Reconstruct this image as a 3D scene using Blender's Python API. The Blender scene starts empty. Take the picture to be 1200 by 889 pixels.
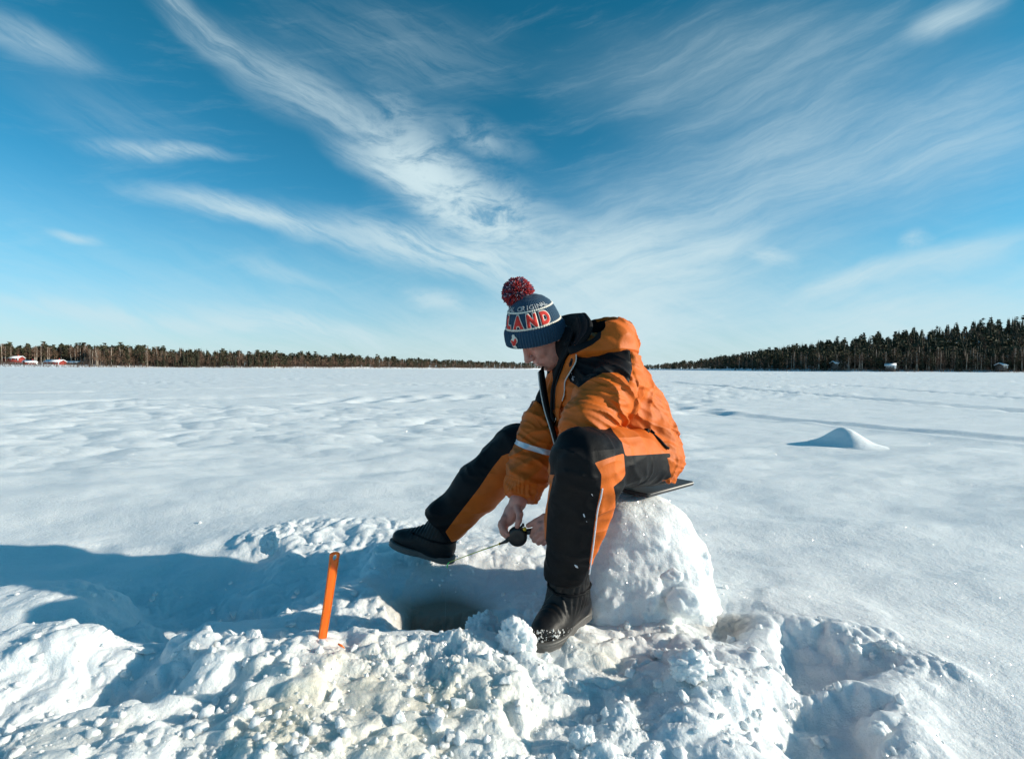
import bpy, bmesh, math, random
import numpy as np
from math import radians as rad
from mathutils import Vector, Matrix

scene = bpy.context.scene
COL = scene.collection
random.seed(7)
RNG = np.random.default_rng(11)

# ------------------------------------------------------------------ camera
CAM_H = 0.74
PITCH, ROLL = rad(1.19), rad(0.30)
cam_data = bpy.data.cameras.new("camera")
cam_data.lens = 18.0
cam_data.sensor_width = 36.0
cam_data.clip_start = 0.05
cam_data.clip_end = 6000.0
camera = bpy.data.objects.new("camera", cam_data)
COL.objects.link(camera)
CAM_M = (Matrix.Translation((0, 0, CAM_H)) @ Matrix.Rotation(rad(90) - PITCH, 4, 'X') @ Matrix.Rotation(ROLL, 4, 'Z'))
camera.matrix_world = CAM_M
scene.camera = camera

# ------------------------------------------------------------------ daylight
SUN_AZ, SUN_EL = rad(7.0), rad(19.5)          # azimuth measured from +X towards the camera side (-Y)
SUN_DIR = Vector((math.cos(SUN_EL) * math.cos(SUN_AZ), -math.cos(SUN_EL) * math.sin(SUN_AZ), math.sin(SUN_EL)))
sun_data = bpy.data.lights.new("sun", 'SUN')
sun_data.energy = 5.0
sun_data.angle = rad(0.53)
sun_data.color = (1.0, 0.91, 0.76)
sun = bpy.data.objects.new("sun", sun_data)
sun.rotation_euler = SUN_DIR.to_track_quat('Z', 'Y').to_euler()
sun.location = (6, -1, 5)
COL.objects.link(sun)

scene.view_settings.view_transform = 'Standard'
scene.view_settings.look = 'None'
scene.view_settings.exposure = 0.27
scene.view_settings.gamma = 1.0
scene.render.film_transparent = False

# ------------------------------------------------------------------ node helper
class NT:
    def __init__(s, tree):
        s.t = tree
        s.t.nodes.clear()
    def n(s, kind, **kw):
        nd = s.t.nodes.new(kind)
        for k, v in kw.items():
            if k.startswith('i_'):
                key = k[2:]
                sock = nd.inputs[int(key)] if key.isdigit() else nd.inputs[key.replace('_', ' ')]
                s.put(sock, v)
            else:
                setattr(nd, k, v)
        return nd
    def put(s, sock, v):
        if isinstance(v, bpy.types.NodeSocket):
            s.t.links.new(v, sock)
        else:
            sock.default_value = v
    def math(s, op, a, b=0.0, c=None, clamp=False):
        nd = s.t.nodes.new('ShaderNodeMath'); nd.operation = op; nd.use_clamp = clamp
        s.put(nd.inputs[0], a); s.put(nd.inputs[1], b)
        if c is not None: s.put(nd.inputs[2], c)
        return nd.outputs[0]
    def vmath(s, op, a, b=None, scale=None):
        nd = s.t.nodes.new('ShaderNodeVectorMath'); nd.operation = op
        s.put(nd.inputs[0], a)
        if b is not None: s.put(nd.inputs[1], b)
        if scale is not None: s.put(nd.inputs['Scale'], scale)
        return nd
    def maprange(s, v, a, b, c=0.0, d=1.0, smooth=True):
        nd = s.t.nodes.new('ShaderNodeMapRange')
        nd.interpolation_type = 'SMOOTHSTEP' if smooth else 'LINEAR'
        s.put(nd.inputs[0], v)
        for i, x in zip((1, 2, 3, 4), (a, b, c, d)): s.put(nd.inputs[i], x)
        return nd.outputs[0]
    def noise(s, vec, scale, detail=4.0, rough=0.5, dist=0.0):
        nd = s.t.nodes.new('ShaderNodeTexNoise')
        s.put(nd.inputs['Vector'], vec); nd.inputs['Scale'].default_value = scale
        nd.inputs['Detail'].default_value = detail; nd.inputs['Roughness'].default_value = rough
        nd.inputs['Distortion'].default_value = dist
        return nd.outputs[0]
    def mix(s, f, a, b, blend='MIX'):
        nd = s.t.nodes.new('ShaderNodeMix'); nd.data_type = 'RGBA'; nd.blend_type = blend
        s.put(nd.inputs[0], f); s.put(nd.inputs[6], a); s.put(nd.inputs[7], b)
        return nd.outputs[2]

# ------------------------------------------------------------------ sky with cirrus
world = bpy.data.worlds.new("World")
scene.world = world
world.use_nodes = True
w = NT(world.node_tree)
out = w.n('ShaderNodeOutputWorld')
sky = w.n('ShaderNodeTexSky', sky_type='NISHITA')
sky.sun_disc = False
sky.sun_elevation = SUN_EL
sky.sun_rotation = rad(90) + SUN_AZ
sky.air_density = 1.0; sky.dust_density = 0.35; sky.ozone_density = 2.2; sky.altitude = 100
tc = w.n('ShaderNodeTexCoord')
d = tc.outputs['Generated']
sep = w.n('ShaderNodeSeparateXYZ', i_0=d)
X, Y, Z = sep.outputs
az = w.math('ARCTAN2', X, Y)
hor = w.math('SQRT', w.math('ADD', w.math('MULTIPLY', X, X), w.math('MULTIPLY', Y, Y)))
el = w.math('DIVIDE', Z, w.math('MAXIMUM', hor, 0.02))
el = w.math('MINIMUM', el, 3.0)
ae = w.n('ShaderNodeCombineXYZ', i_0=az, i_1=el).outputs[0]
warp = w.n('ShaderNodeTexNoise', i_Vector=ae); warp.inputs['Scale'].default_value = 5.0; warp.inputs['Detail'].default_value = 5.0
wv = w.vmath('SCALE', w.vmath('SUBTRACT', warp.outputs['Color'], (0.5, 0.5, 0.5)).outputs[0], scale=0.075).outputs[0]
aew = w.vmath('ADD', ae, wv).outputs[0]
def fiber(angle, sx, sy, detail, off):
    m = w.n('ShaderNodeMapping', i_Vector=aew)
    m.inputs['Rotation'].default_value = (0, 0, angle)
    m.inputs['Location'].default_value = (off, off * 0.7, 0)
    m2 = w.n('ShaderNodeMapping', i_Vector=m.outputs[0]); m2.inputs['Scale'].default_value = (sx, sy, 1)
    return w.noise(m2.outputs[0], 1.0, detail, 0.70, 0.25)
fibA = fiber(rad(22), 5.0, 30.0, 10.0, 0.0)
fibB = fiber(rad(-14), 4.0, 24.0, 10.0, 3.1)
puffm = w.n('ShaderNodeMapping', i_Vector=aew); puffm.inputs['Rotation'].default_value = (0, 0, rad(30)); puffm.inputs['Scale'].default_value = (9.0, 22.0, 1)
puff = w.noise(puffm.outputs[0], 1.0, 9.0, 0.66, 0.4)
def ae_of(px, py):
    u = (px - 600) / 600.0
    return math.atan(u), (432 - py) / 600.0 / math.sqrt(1 + u * u)
def streak(p0, p1, hw, amp, kind, soft=1.0):
    a0, e0 = ae_of(*p0); a1, e1 = ae_of(*p1)
    ca, ce = (a0 + a1) / 2, (e0 + e1) / 2
    L = math.hypot(a1 - a0, e1 - e0) / 2
    ang = math.atan2(e1 - e0, a1 - a0)
    v = w.vmath('SUBTRACT', aew, (ca, ce, 0.0)).outputs[0]
    m = w.n('ShaderNodeMapping', i_Vector=v); m.inputs['Rotation'].default_value = (0, 0, -ang)
    m2 = w.n('ShaderNodeMapping', i_Vector=m.outputs[0]); m2.inputs['Scale'].default_value = (1 / L, 600.0 / hw, 0)
    r = w.vmath('LENGTH', m2.outputs[0]).outputs['Value']
    g = w.maprange(r, 1.3, 0.0, 0.0, min(1.0, amp * 1.3))
    tex = {'A': fibA, 'B': fibB, 'P': puff}[kind]
    t = w.maprange(tex, 0.33, 0.62, 0.12, 1.0) if kind == 'P' else w.maprange(tex, 0.24, 0.70, 0.38, 1.0) if kind == 'B' else w.maprange(tex, 0.30, 0.62, 0.25, 1.0) if soft else w.maprange(tex, 0.42, 0.62, 0.0, 1.0)
    return w.math('MULTIPLY', g, t)
STREAKS = [
    ((390, 120), (600, 290), 42, 0.80, 'P', 1), ((150, -20), (310, 90), 18, 0.40, 'A', 1), ((230, 30), (470, 180), 36, 0.42, 'A', 1), ((380, 170), (560, 250), 22, 0.6, 'A', 1), ((440, 90), (520, 200), 30, 0.30, 'P', 1),
    ((-60, 20), (130, 82), 20, 0.34, 'A', 1), ((95, 168), (285, 190), 11, 0.52, 'A', 1), ((0, 100), (260, 180), 40, 0.10, 'A', 1),
    ((150, 218), (420, 285), 15, 0.62, 'A', 1), ((330, 255), (700, 335), 28, 0.85, 'A', 1), ((560, 330), (860, 390), 50, 0.55, 'A', 1), ((60, 272), (128, 284), 6, 0.40, 'A', 1),
    ((-40, 362), (330, 380), 12, 0.50, 'A', 1), ((180, 350), (520, 410), 16, 0.55, 'A', 1), ((250, 300), (400, 340), 10, 0.22, 'A', 1),
    ((440, 195), (680, 300), 55, 0.75, 'P', 1), ((560, 300), (900, 330), 62, 0.90, 'B', 1), ((640, 280), (800, 300), 36, 0.40, 'P', 1),
    ((770, 310), (900, 265), 20, 0.45, 'B', 1), ((870, 290), (935, 310), 9, 0.60, 'A', 1), ((900, 350), (1090, 300), 14, 0.65, 'B', 1),
    ((1010, 330), (1240, 270), 16, 0.50, 'B', 1), ((1050, 285), (1095, 280), 11, 0.45, 'P', 1), ((1050, 45), (1160, 10), 20, 0.48, 'B', 1),
    ((480, 120), (640, 200), 22, 0.18, 'P', 1), ((520, 160), (590, 190), 14, 0.35, 'P', 1), ((640, 90), (1150, 20), 70, 0.26, 'B', 1),
    ((700, 230), (1250, 120), 90, 0.40, 'B', 1), ((1000, 200), (1300, 90), 60, 0.24, 'B', 1), ((470, 345), (560, 365), 14, 0.50, 'P', 1),
    ((480, 400), (900, 372), 46, 0.80, 'B', 1), ((820, 370), (1250, 330), 26, 0.50, 'B', 1), ((300, 20), (620, 80), 60, 0.14, 'A', 1), ((850, 405), (1280, 375), 34, 0.55, 'B', 1), ((620, 240), (1000, 320), 70, 0.34, 'B', 1),
]
acc = None
for st in STREAKS:
    g = streak(*st)
    acc = g if acc is None else w.math('SUBTRACT', w.math('ADD', acc, g), w.math('MULTIPLY', acc, g))
# thin cirrus over the rest of the dome
front = w.maprange(Y, 0.1, 0.45, 0.0, 1.0)
wide = w.math('MULTIPLY', w.maprange(fibB, 0.48, 0.78, 0.0, 0.38), w.math('SUBTRACT', 1.0, w.math('MULTIPLY', front, 0.75)))
acc = w.math('SUBTRACT', w.math('ADD', acc, wide), w.math('MULTIPLY', acc, wide))
hz = w.maprange(el, 0.34, 0.0, 0.0, 1.0, smooth=False)
hz = w.math('POWER', hz, 1.75)
hz = w.math('MULTIPLY', hz, w.maprange(fibA, 0.25, 0.75, 0.60, 0.95))
acc = w.math('SUBTRACT', w.math('ADD', acc, hz), w.math('MULTIPLY', acc, hz))
tint = w.mix(w.maprange(el, 0.0, 0.20, 0.0, 1.0), (1.00, 1.47, 1.92, 1), (0.44, 1.62, 1.88, 1))
tint = w.mix(w.maprange(el, 0.15, 0.65, 0.0, 1.0), tint, (0.17, 1.36, 1.46, 1))
skyc = w.mix(1.0, sky.outputs[0], tint, 'MULTIPLY')
grad = w.maprange(el, 0.0, 0.75, 1.0, 0.62, smooth=False)
cloudc = (8.4, 10.6, 11.3, 1)
fin = w.mix(w.math('MINIMUM', acc, 1.0), skyc, cloudc)
bg = w.n('ShaderNodeBackground', i_Color=fin, i_Strength=0.062)
w.t.links.new(bg.outputs[0], out.inputs[0])

# ------------------------------------------------------------------ pixel <-> place helpers (photograph size 1200 x 889)
_R = np.array(CAM_M.to_3x3()); _T = np.array([0, 0, CAM_H])
def ray(px, py):
    v = _R @ np.array([(px - 600) / 600.0, -(py - 444.5) / 600.0, -1.0])
    return v / v[1]
def P(px, py, depth):
    return _T + ray(px, py) * depth
def G(px, py, z=0.0):
    r = ray(px, py)
    return _T + r * ((z - CAM_H) / r[2])
def pix(V):
    q = (V - _T) @ _R
    return np.stack([600 + 600 * q[:, 0] / -q[:, 2], 444.5 - 600 * q[:, 1] / -q[:, 2]], 1)

# ------------------------------------------------------------------ noise
_perm = RNG.permutation(4096).astype(np.int64)
_g3 = RNG.normal(size=(4096, 3)); _g3 /= np.linalg.norm(_g3, axis=1)[:, None]; _g3 = _g3.astype(np.float32)
def perlin3(p):
    p = np.asarray(p, dtype=np.float32)
    i = np.floor(p).astype(np.int64); f = p - i
    u = f * f * f * (f * (f * 6 - 15) + 10)
    res = None
    vals = []
    for dx in (0, 1):
        hx = _perm[(i[:, 0] + dx) & 4095]
        for dy in (0, 1):
            hy = _perm[(hx + i[:, 1] + dy) & 4095]
            for dz in (0, 1):
                g = _g3[_perm[(hy + i[:, 2] + dz) & 4095]]
                vals.append(g[:, 0] * (f[:, 0] - dx) + g[:, 1] * (f[:, 1] - dy) + g[:, 2] * (f[:, 2] - dz))
    a = [vals[k] + u[:, 2] * (vals[k + 1] - vals[k]) for k in (0, 2, 4, 6)]
    b0 = a[0] + u[:, 1] * (a[1] - a[0]); b1 = a[2] + u[:, 1] * (a[3] - a[2])
    return (b0 + u[:, 0] * (b1 - b0)) * 1.5
def perlin2(x, y, s=0.0):
    return perlin3(np.stack([x, y, np.full_like(x, s + 0.37)], 1))
def fbm3(p, octv=3, gain=0.5):
    r = 0; a = 1.0
    for k in range(octv):
        r = r + a * perlin3(p * (2.03 ** k) + 17.3 * k); a *= gain
    return r
def billow3(p, octv=3, gain=0.5):
    r = 0; a = 1.0
    for k in range(octv):
        r = r + a * (np.abs(perlin3(p * (2.1 ** k) + 9.1 * k)) * 2.0 - 0.55); a *= gain
    return r
def sstep(a, b, x):
    t = np.clip((x - a) / (b - a), 0, 1)
    return t * t * (3 - 2 * t)

# ------------------------------------------------------------------ meshes and objects
def mesh_from(name, V, F, smooth=True):
    """V (n,3); F: list/array of quads or tris (tris may be given as -1 padded quads)."""
    V = np.asarray(V, dtype=np.float32); F = np.asarray(F, dtype=np.int64)
    me = bpy.data.meshes.new(name)
    me.vertices.add(len(V)); me.vertices.foreach_set('co', V.ravel())
    if F.shape[1] == 4 and (F[:, 3] < 0).any():
        cnt = np.where(F[:, 3] < 0, 3, 4)
        idx = F.ravel(); idx = idx[idx >= 0]
    else:
        cnt = np.full(len(F), F.shape[1]); idx = F.ravel()
    me.loops.add(len(idx)); me.loops.foreach_set('vertex_index', idx.astype(np.int32))
    me.polygons.add(len(F))
    st = np.concatenate([[0], np.cumsum(cnt)[:-1]])
    me.polygons.foreach_set('loop_start', st.astype(np.int32))
    if smooth: me.polygons.foreach_set('use_smooth', np.ones(len(F), dtype=bool))
    me.update(calc_edges=True)
    return me
def link(name, me, mat=None, parent=None, label=None, cat=None, group=None, kind=None):
    o = bpy.data.objects.new(name, me)
    COL.objects.link(o)
    if mat is not None and me is not None:
        me.materials.clear(); me.materials.append(mat)
    if parent is not None: o.parent = parent
    for k, v in (('label', label), ('category', cat), ('group', group), ('kind', kind)):
        if v: o[k] = v
    return o
def tube(points, radii, seg=10, caps=True, flat=None):
    """tube through points; flat=(normal, factor) squashes the section along normal."""
    pts = np.asarray(points, dtype=float); n = len(pts)
    if np.isscalar(radii): radii = np.full(n, radii)
    V = []; F = []
    up = None
    for i in range(n):
        t = pts[min(i + 1, n - 1)] - pts[max(i - 1, 0)]; t /= np.linalg.norm(t) + 1e-12
        if up is None:
            up = np.cross(t, [0, 0, 1.0]);
            if np.linalg.norm(up) < .1: up = np.cross(t, [1.0, 0, 0])
        up = up - t * up.dot(t); up /= np.linalg.norm(up)
        s = np.cross(t, up)
        for k in range(seg):
            a = 2 * math.pi * k / seg
            o = (up * math.cos(a) + s * math.sin(a)) * radii[i]
            if flat is not None:
                nn = np.asarray(flat[0], float); nn = nn / np.linalg.norm(nn)
                o = o - nn * o.dot(nn) * (1 - flat[1])
            V.append(pts[i] + o)
    for i in range(n - 1):
        for k in range(seg):
            F.append((i * seg + k, i * seg + (k + 1) % seg, (i + 1) * seg + (k + 1) % seg, (i + 1) * seg + k))
    if caps:
        c0 = len(V); V.append(pts[0]); c1 = len(V); V.append(pts[-1])
        for k in range(seg):
            F.append((c0, (k + 1) % seg, k, -1)); F.append((c1, (n - 1) * seg + k, (n - 1) * seg + (k + 1) % seg, -1))
    return np.array(V), np.array(F)
def join(parts):
    V = []; F = []; o = 0
    for v, f in parts:
        f = np.asarray(f); v = np.asarray(v)
        if f.shape[1] == 3: f = np.concatenate([f, -np.ones((len(f), 1), int)], 1)
        V.append(v); F.append(np.where(f >= 0, f + o, -1)); o += len(v)
    return np.concatenate(V), np.concatenate(F)

# signed distance fields -------------------------------------------------------
def cap(p, a, b, ra, rb):
    a = np.asarray(a, np.float32); b = np.asarray(b, np.float32)
    ab = b - a; t = np.clip(((p - a) @ ab) / (ab @ ab + 1e-12), 0, 1)
    q = p - a - t[:, None] * ab
    return np.sqrt((q * q).sum(1)) - (ra + (rb - ra) * t)
def ell(p, c, r, M=None):
    q = p - np.asarray(c, np.float32)
    if M is not None: q = q @ np.asarray(M, np.float32).T
    r = np.asarray(r, np.float32)
    k0 = np.sqrt(((q / r) ** 2).sum(1)) + 1e-6; k1 = np.sqrt(((q / (r * r)) ** 2).sum(1)) + 1e-9
    return k0 * (k0 - 1) / k1
def smin(a, b, k):
    h = np.maximum(k - np.abs(a - b), 0) / k
    return np.minimum(a, b) - h * h * k * 0.25
def smax(a, b, k): return -smin(-a, -b, k)
def chain(p, pts, rs, k=0.02):
    d = None
    for i in range(len(pts) - 1):
        c = cap(p, pts[i], pts[i + 1], rs[i], rs[i + 1])
        d = c if d is None else smin(d, c, k)
    return d
def polyd(q, poly):
    """signed distance of 2-D points to polygon, negative inside"""
    poly = np.asarray(poly, float); n = len(poly)
    dmin = np.full(len(q), 1e9); ins = np.zeros(len(q), bool)
    for i in range(n):
        a = poly[i]; b = poly[(i + 1) % n]; e = b - a
        wv_ = q - a; t = np.clip((wv_ @ e) / (e @ e), 0, 1)
        dd = wv_ - t[:, None] * e
        dmin = np.minimum(dmin, (dd * dd).sum(1))
        c = (a[1] > q[:, 1]) != (b[1] > q[:, 1])
        with np.errstate(divide='ignore', invalid='ignore'):
            xx = a[0] + (q[:, 1] - a[1]) / (b[1] - a[1] + 1e-12) * e[0]
        ins ^= c & (q[:, 0] < xx)
    return np.where(ins, -1, 1) * np.sqrt(dmin)
def surface(f, lo, hi, h, margin=0.03):
    """surface nets of f on a sparse grid"""
    lo = np.asarray(lo, float); hi = np.asarray(hi, float); B = 8
    nb = np.ceil((hi - lo) / (h * B)).astype(int)
    bi = np.stack(np.meshgrid(*[np.arange(k) for k in nb], indexing='ij'), -1).reshape(-1, 3)
    cen = lo + (bi + 0.5) * B * h - 0.5 * h
    dc = f(cen.astype(np.float32))
    act = np.abs(dc) < B * h * 0.87 + margin
    N = nb * B
    dense = np.empty(nb.tolist() + [B, B, B], np.float32)
    dense[...] = np.sign(dc).reshape(nb)[:, :, :, None, None, None]
    loc = np.stack(np.meshgrid(*[np.arange(B)] * 3, indexing='ij'), -1).reshape(-1, 3)
    ai = bi[act]
    for s in range(0, len(ai), 400):
        a_ = ai[s:s + 400]
        pts = lo + (a_[:, None, :] * B + loc[None]).reshape(-1, 3) * h
        v = f(pts.astype(np.float32)).reshape(len(a_), B, B, B)
        dense[a_[:, 0], a_[:, 1], a_[:, 2]] = v
    D = dense.transpose(0, 3, 1, 4, 2, 5).reshape(N)
    S = D < 0
    A = np.zeros(np.array(N) - 1, bool); c0 = S[:-1, :-1, :-1]
    for dx in (0, 1):
        for dy in (0, 1):
            for dz in (0, 1):
                A |= S[dx:N[0] - 1 + dx, dy:N[1] - 1 + dy, dz:N[2] - 1 + dz] != c0
    idx = np.argwhere(A)
    vid = np.full(A.shape, -1, np.int64); vid[tuple(idx.T)] = np.arange(len(idx))
    pos = np.zeros((len(idx), 3)); cnt = np.zeros(len(idx))
    offs = [(0, 0, 0), (0, 0, 1), (0, 1, 0), (0, 1, 1), (1, 0, 0), (1, 0, 1), (1, 1, 0), (1, 1, 1)]
    vals = {o: D[idx[:, 0] + o[0], idx[:, 1] + o[1], idx[:, 2] + o[2]].astype(float) for o in offs}
    for ax in range(3):
        for o in offs:
            if o[ax]: continue
            o2 = tuple(o[k] + (k == ax) for k in range(3))
            a_, b_ = vals[o], vals[o2]
            m = (a_ < 0) != (b_ < 0)
            t = a_ / (a_ - b_ + 1e-12)
            pp = np.array(o, float)[None].repeat(len(idx), 0); pp[:, ax] += t
            pos[m] += pp[m]; cnt[m] += 1
    V = lo + (idx + pos / np.maximum(cnt, 1)[:, None]) * h
    F = []
    for ax in range(3):
        b_, c_ = [(1, 2), (2, 0), (0, 1)][ax]
        sl0 = [slice(None)] * 3; sl1 = [slice(None)] * 3
        sl0[ax] = slice(0, -1); sl1[ax] = slice(1, None)
        E = S[tuple(sl0)] != S[tuple(sl1)]
        e = np.argwhere(E)
        e = e[(e[:, b_] > 0) & (e[:, c_] > 0) & (e[:, b_] < N[b_] - 1) & (e[:, c_] < N[c_] - 1) & (e[:, ax] < N[ax] - 1)]
        def vv(db, dc_):
            q = e.copy(); q[:, b_] -= db; q[:, c_] -= dc_
            return vid[tuple(q.T)]
        quad = np.stack([vv(1, 1), vv(0, 1), vv(0, 0), vv(1, 0)], 1)
        fl = S[tuple(e.T)]
        quad = np.where(fl[:, None], quad, quad[:, ::-1])
        F.append(quad)
    F = np.concatenate(F); F = F[(F >= 0).all(1)]
    return V, F
def relax(V, F, it=1, lam=0.5):
    n = len(V)
    for _ in range(it):
        s = np.zeros((n, 3)); c = np.zeros(n)
        for k in range(4):
            a, b = F[:, k], F[:, (k + 1) % 4]
            for d_ in range(3): s[:, d_] += np.bincount(a, V[b, d_], n) + np.bincount(b, V[a, d_], n)
            c += np.bincount(a, minlength=n) + np.bincount(b, minlength=n)
        V = V + lam * (s / np.maximum(c, 1)[:, None] - V)
    return V
def split(V, F, g):
    """cut a mesh exactly along g = 0; returns (g<0 mesh, g>=0 mesh)"""
    F = np.asarray(F)
    T = np.concatenate([F[:, [0, 1, 2]], F[:, [0, 2, 3]]]) if F.shape[1] == 4 else F
    g = np.where(np.abs(g) < 1e-7, 1e-7, g)
    sg = g < 0; ns = sg[T].sum(1)
    neg = T[ns == 3]; pos = T[ns == 0]
    mixed = T[(ns == 1) | (ns == 2)]; nm = ns[(ns == 1) | (ns == 2)]
    lone = (nm == 1)
    st = sg[mixed]; alone = np.where(lone[:, None], st, ~st).argmax(1)
    r = np.arange(len(mixed))
    a = mixed[r, alone]; b = mixed[r, (alone + 1) % 3]; c = mixed[r, (alone + 2) % 3]
    def ek(x, y): return np.minimum(x, y) * (len(V) + 1) + np.maximum(x, y)
    keys = np.concatenate([ek(a, b), ek(a, c)])
    uq, inv = np.unique(keys, return_inverse=True)
    i0 = uq // (len(V) + 1); i1 = uq % (len(V) + 1)
    t = (g[i0] / (g[i0] - g[i1]))[:, None]
    NV = V[i0] + (V[i1] - V[i0]) * t
    V2 = np.concatenate([V, NV]); ab = inv[:len(a)] + len(V); ac = inv[len(a):] + len(V)
    t1 = np.stack([a, ab, ac], 1); t2 = np.concatenate([np.stack([ab, b, c], 1), np.stack([ab, c, ac], 1)]); l2 = np.concatenate([lone, lone])
    neg = np.concatenate([neg, t1[lone], t2[~l2]]); pos = np.concatenate([pos, t1[~lone], t2[l2]])
    def comp(Tt):
        u, iv = np.unique(Tt, return_inverse=True)
        return V2[u], iv.reshape(-1, 3)
    return comp(neg), comp(pos)
def march(px, py, f, d0=0.9, d1=2.4, n=700):
    """where the line of sight through a photograph pixel meets the surface f = 0"""
    ds = np.linspace(d0, d1, n)
    pts = (_T + ray(px, py)[None] * ds[:, None]).astype(np.float32)
    v = f(pts); k = np.argmax(v < 0)
    if v[k] >= 0: k = int(np.argmin(v))
    return pts[k].astype(float)
def pathd(q, path):
    d = np.full(len(q), 1e9)
    for a, b in zip(path[:-1], path[1:]):
        a = np.array(a, float); e = np.array(b, float) - a; t = np.clip(((q - a) @ e) / (e @ e), 0, 1)
        v = q - a - t[:, None] * e; d = np.minimum(d, (v * v).sum(1))
    return np.sqrt(d)
def grad(f, p, e=0.004):
    p = np.asarray(p, float)
    q = np.concatenate([[p + np.eye(3)[k] * e, p - np.eye(3)[k] * e] for k in range(3)]).astype(np.float32)
    v = f(q); g = np.array([v[0] - v[1], v[2] - v[3], v[4] - v[5]]); return g / (np.linalg.norm(g) + 1e-9)

# ------------------------------------------------------------------ materials
def principled(name, color, rough=0.6, bump=None, var=0.0, var_scale=8.0, spec=0.5, sheen=0.0, sss=0.0, sss_r=(1, .3, .2), sss_s=0.01, metal=0.0, crease=None):
    m = bpy.data.materials.new(name); m.use_nodes = True
    t = NT(m.node_tree)
    o = t.n('ShaderNodeOutputMaterial'); b = t.n('ShaderNodeBsdfPrincipled')
    tcx = t.n('ShaderNodeTexCoord').outputs['Object']
    col = tuple(color) + (1,)
    if var > 0:
        nz = t.noise(tcx, var_scale, 5.0, 0.6)
        f = t.maprange(nz, 0.3, 0.7)
        dark = tuple(c * (1 - var) for c in color) + (1,); lite = tuple(min(1, c * (1 + var)) for c in color) + (1,)
        t.put(b.inputs['Base Color'], t.mix(f, dark, lite))
    else:
        b.inputs['Base Color'].default_value = col
    b.inputs['Roughness'].default_value = rough
    b.inputs['Specular IOR Level'].default_value = spec
    b.inputs['Metallic'].default_value = metal
    if sheen: b.inputs['Sheen Weight'].default_value = sheen; b.inputs['Sheen Roughness'].default_value = 0.4
    if sss:
        b.inputs['Subsurface Weight'].default_value = sss
        b.inputs['Subsurface Radius'].default_value = sss_r
        b.inputs['Subsurface Scale'].default_value = sss_s
    if bump:
        h = None
        if crease:
            for ang, sc_, am in crease:
                mp_ = t.n('ShaderNodeMapping', i_Vector=tcx); mp_.inputs['Rotation'].default_value = ang; mp_.inputs['Scale'].default_value = (sc_ * .28, sc_ * .28, sc_)
                nz = t.noise(mp_.outputs[0], 1.0, 1.0, 0.45, 0.35)
                rr_ = t.math('POWER', t.math('SUBTRACT', 1.0, t.math('ABSOLUTE', t.math('MULTIPLY', t.math('SUBTRACT', nz, 0.5), 6.5), clamp=True), clamp=True), 2.0)
                rr_ = t.math('MULTIPLY', rr_, am); h = rr_ if h is None else t.math('ADD', h, rr_)
        for sc, amt in bump:
            nz = t.math('MULTIPLY', t.noise(tcx, sc, 3.0, 0.6), amt)
            h = nz if h is None else t.math('ADD', h, nz)
        bp = t.n('ShaderNodeBump', i_Height=h); bp.inputs['Strength'].default_value = 1.0; bp.inputs['Distance'].default_value = 1.0
        t.t.links.new(bp.outputs[0], b.inputs['Normal'])
    t.t.links.new(b.outputs[0], o.inputs[0])
    return m

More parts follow.
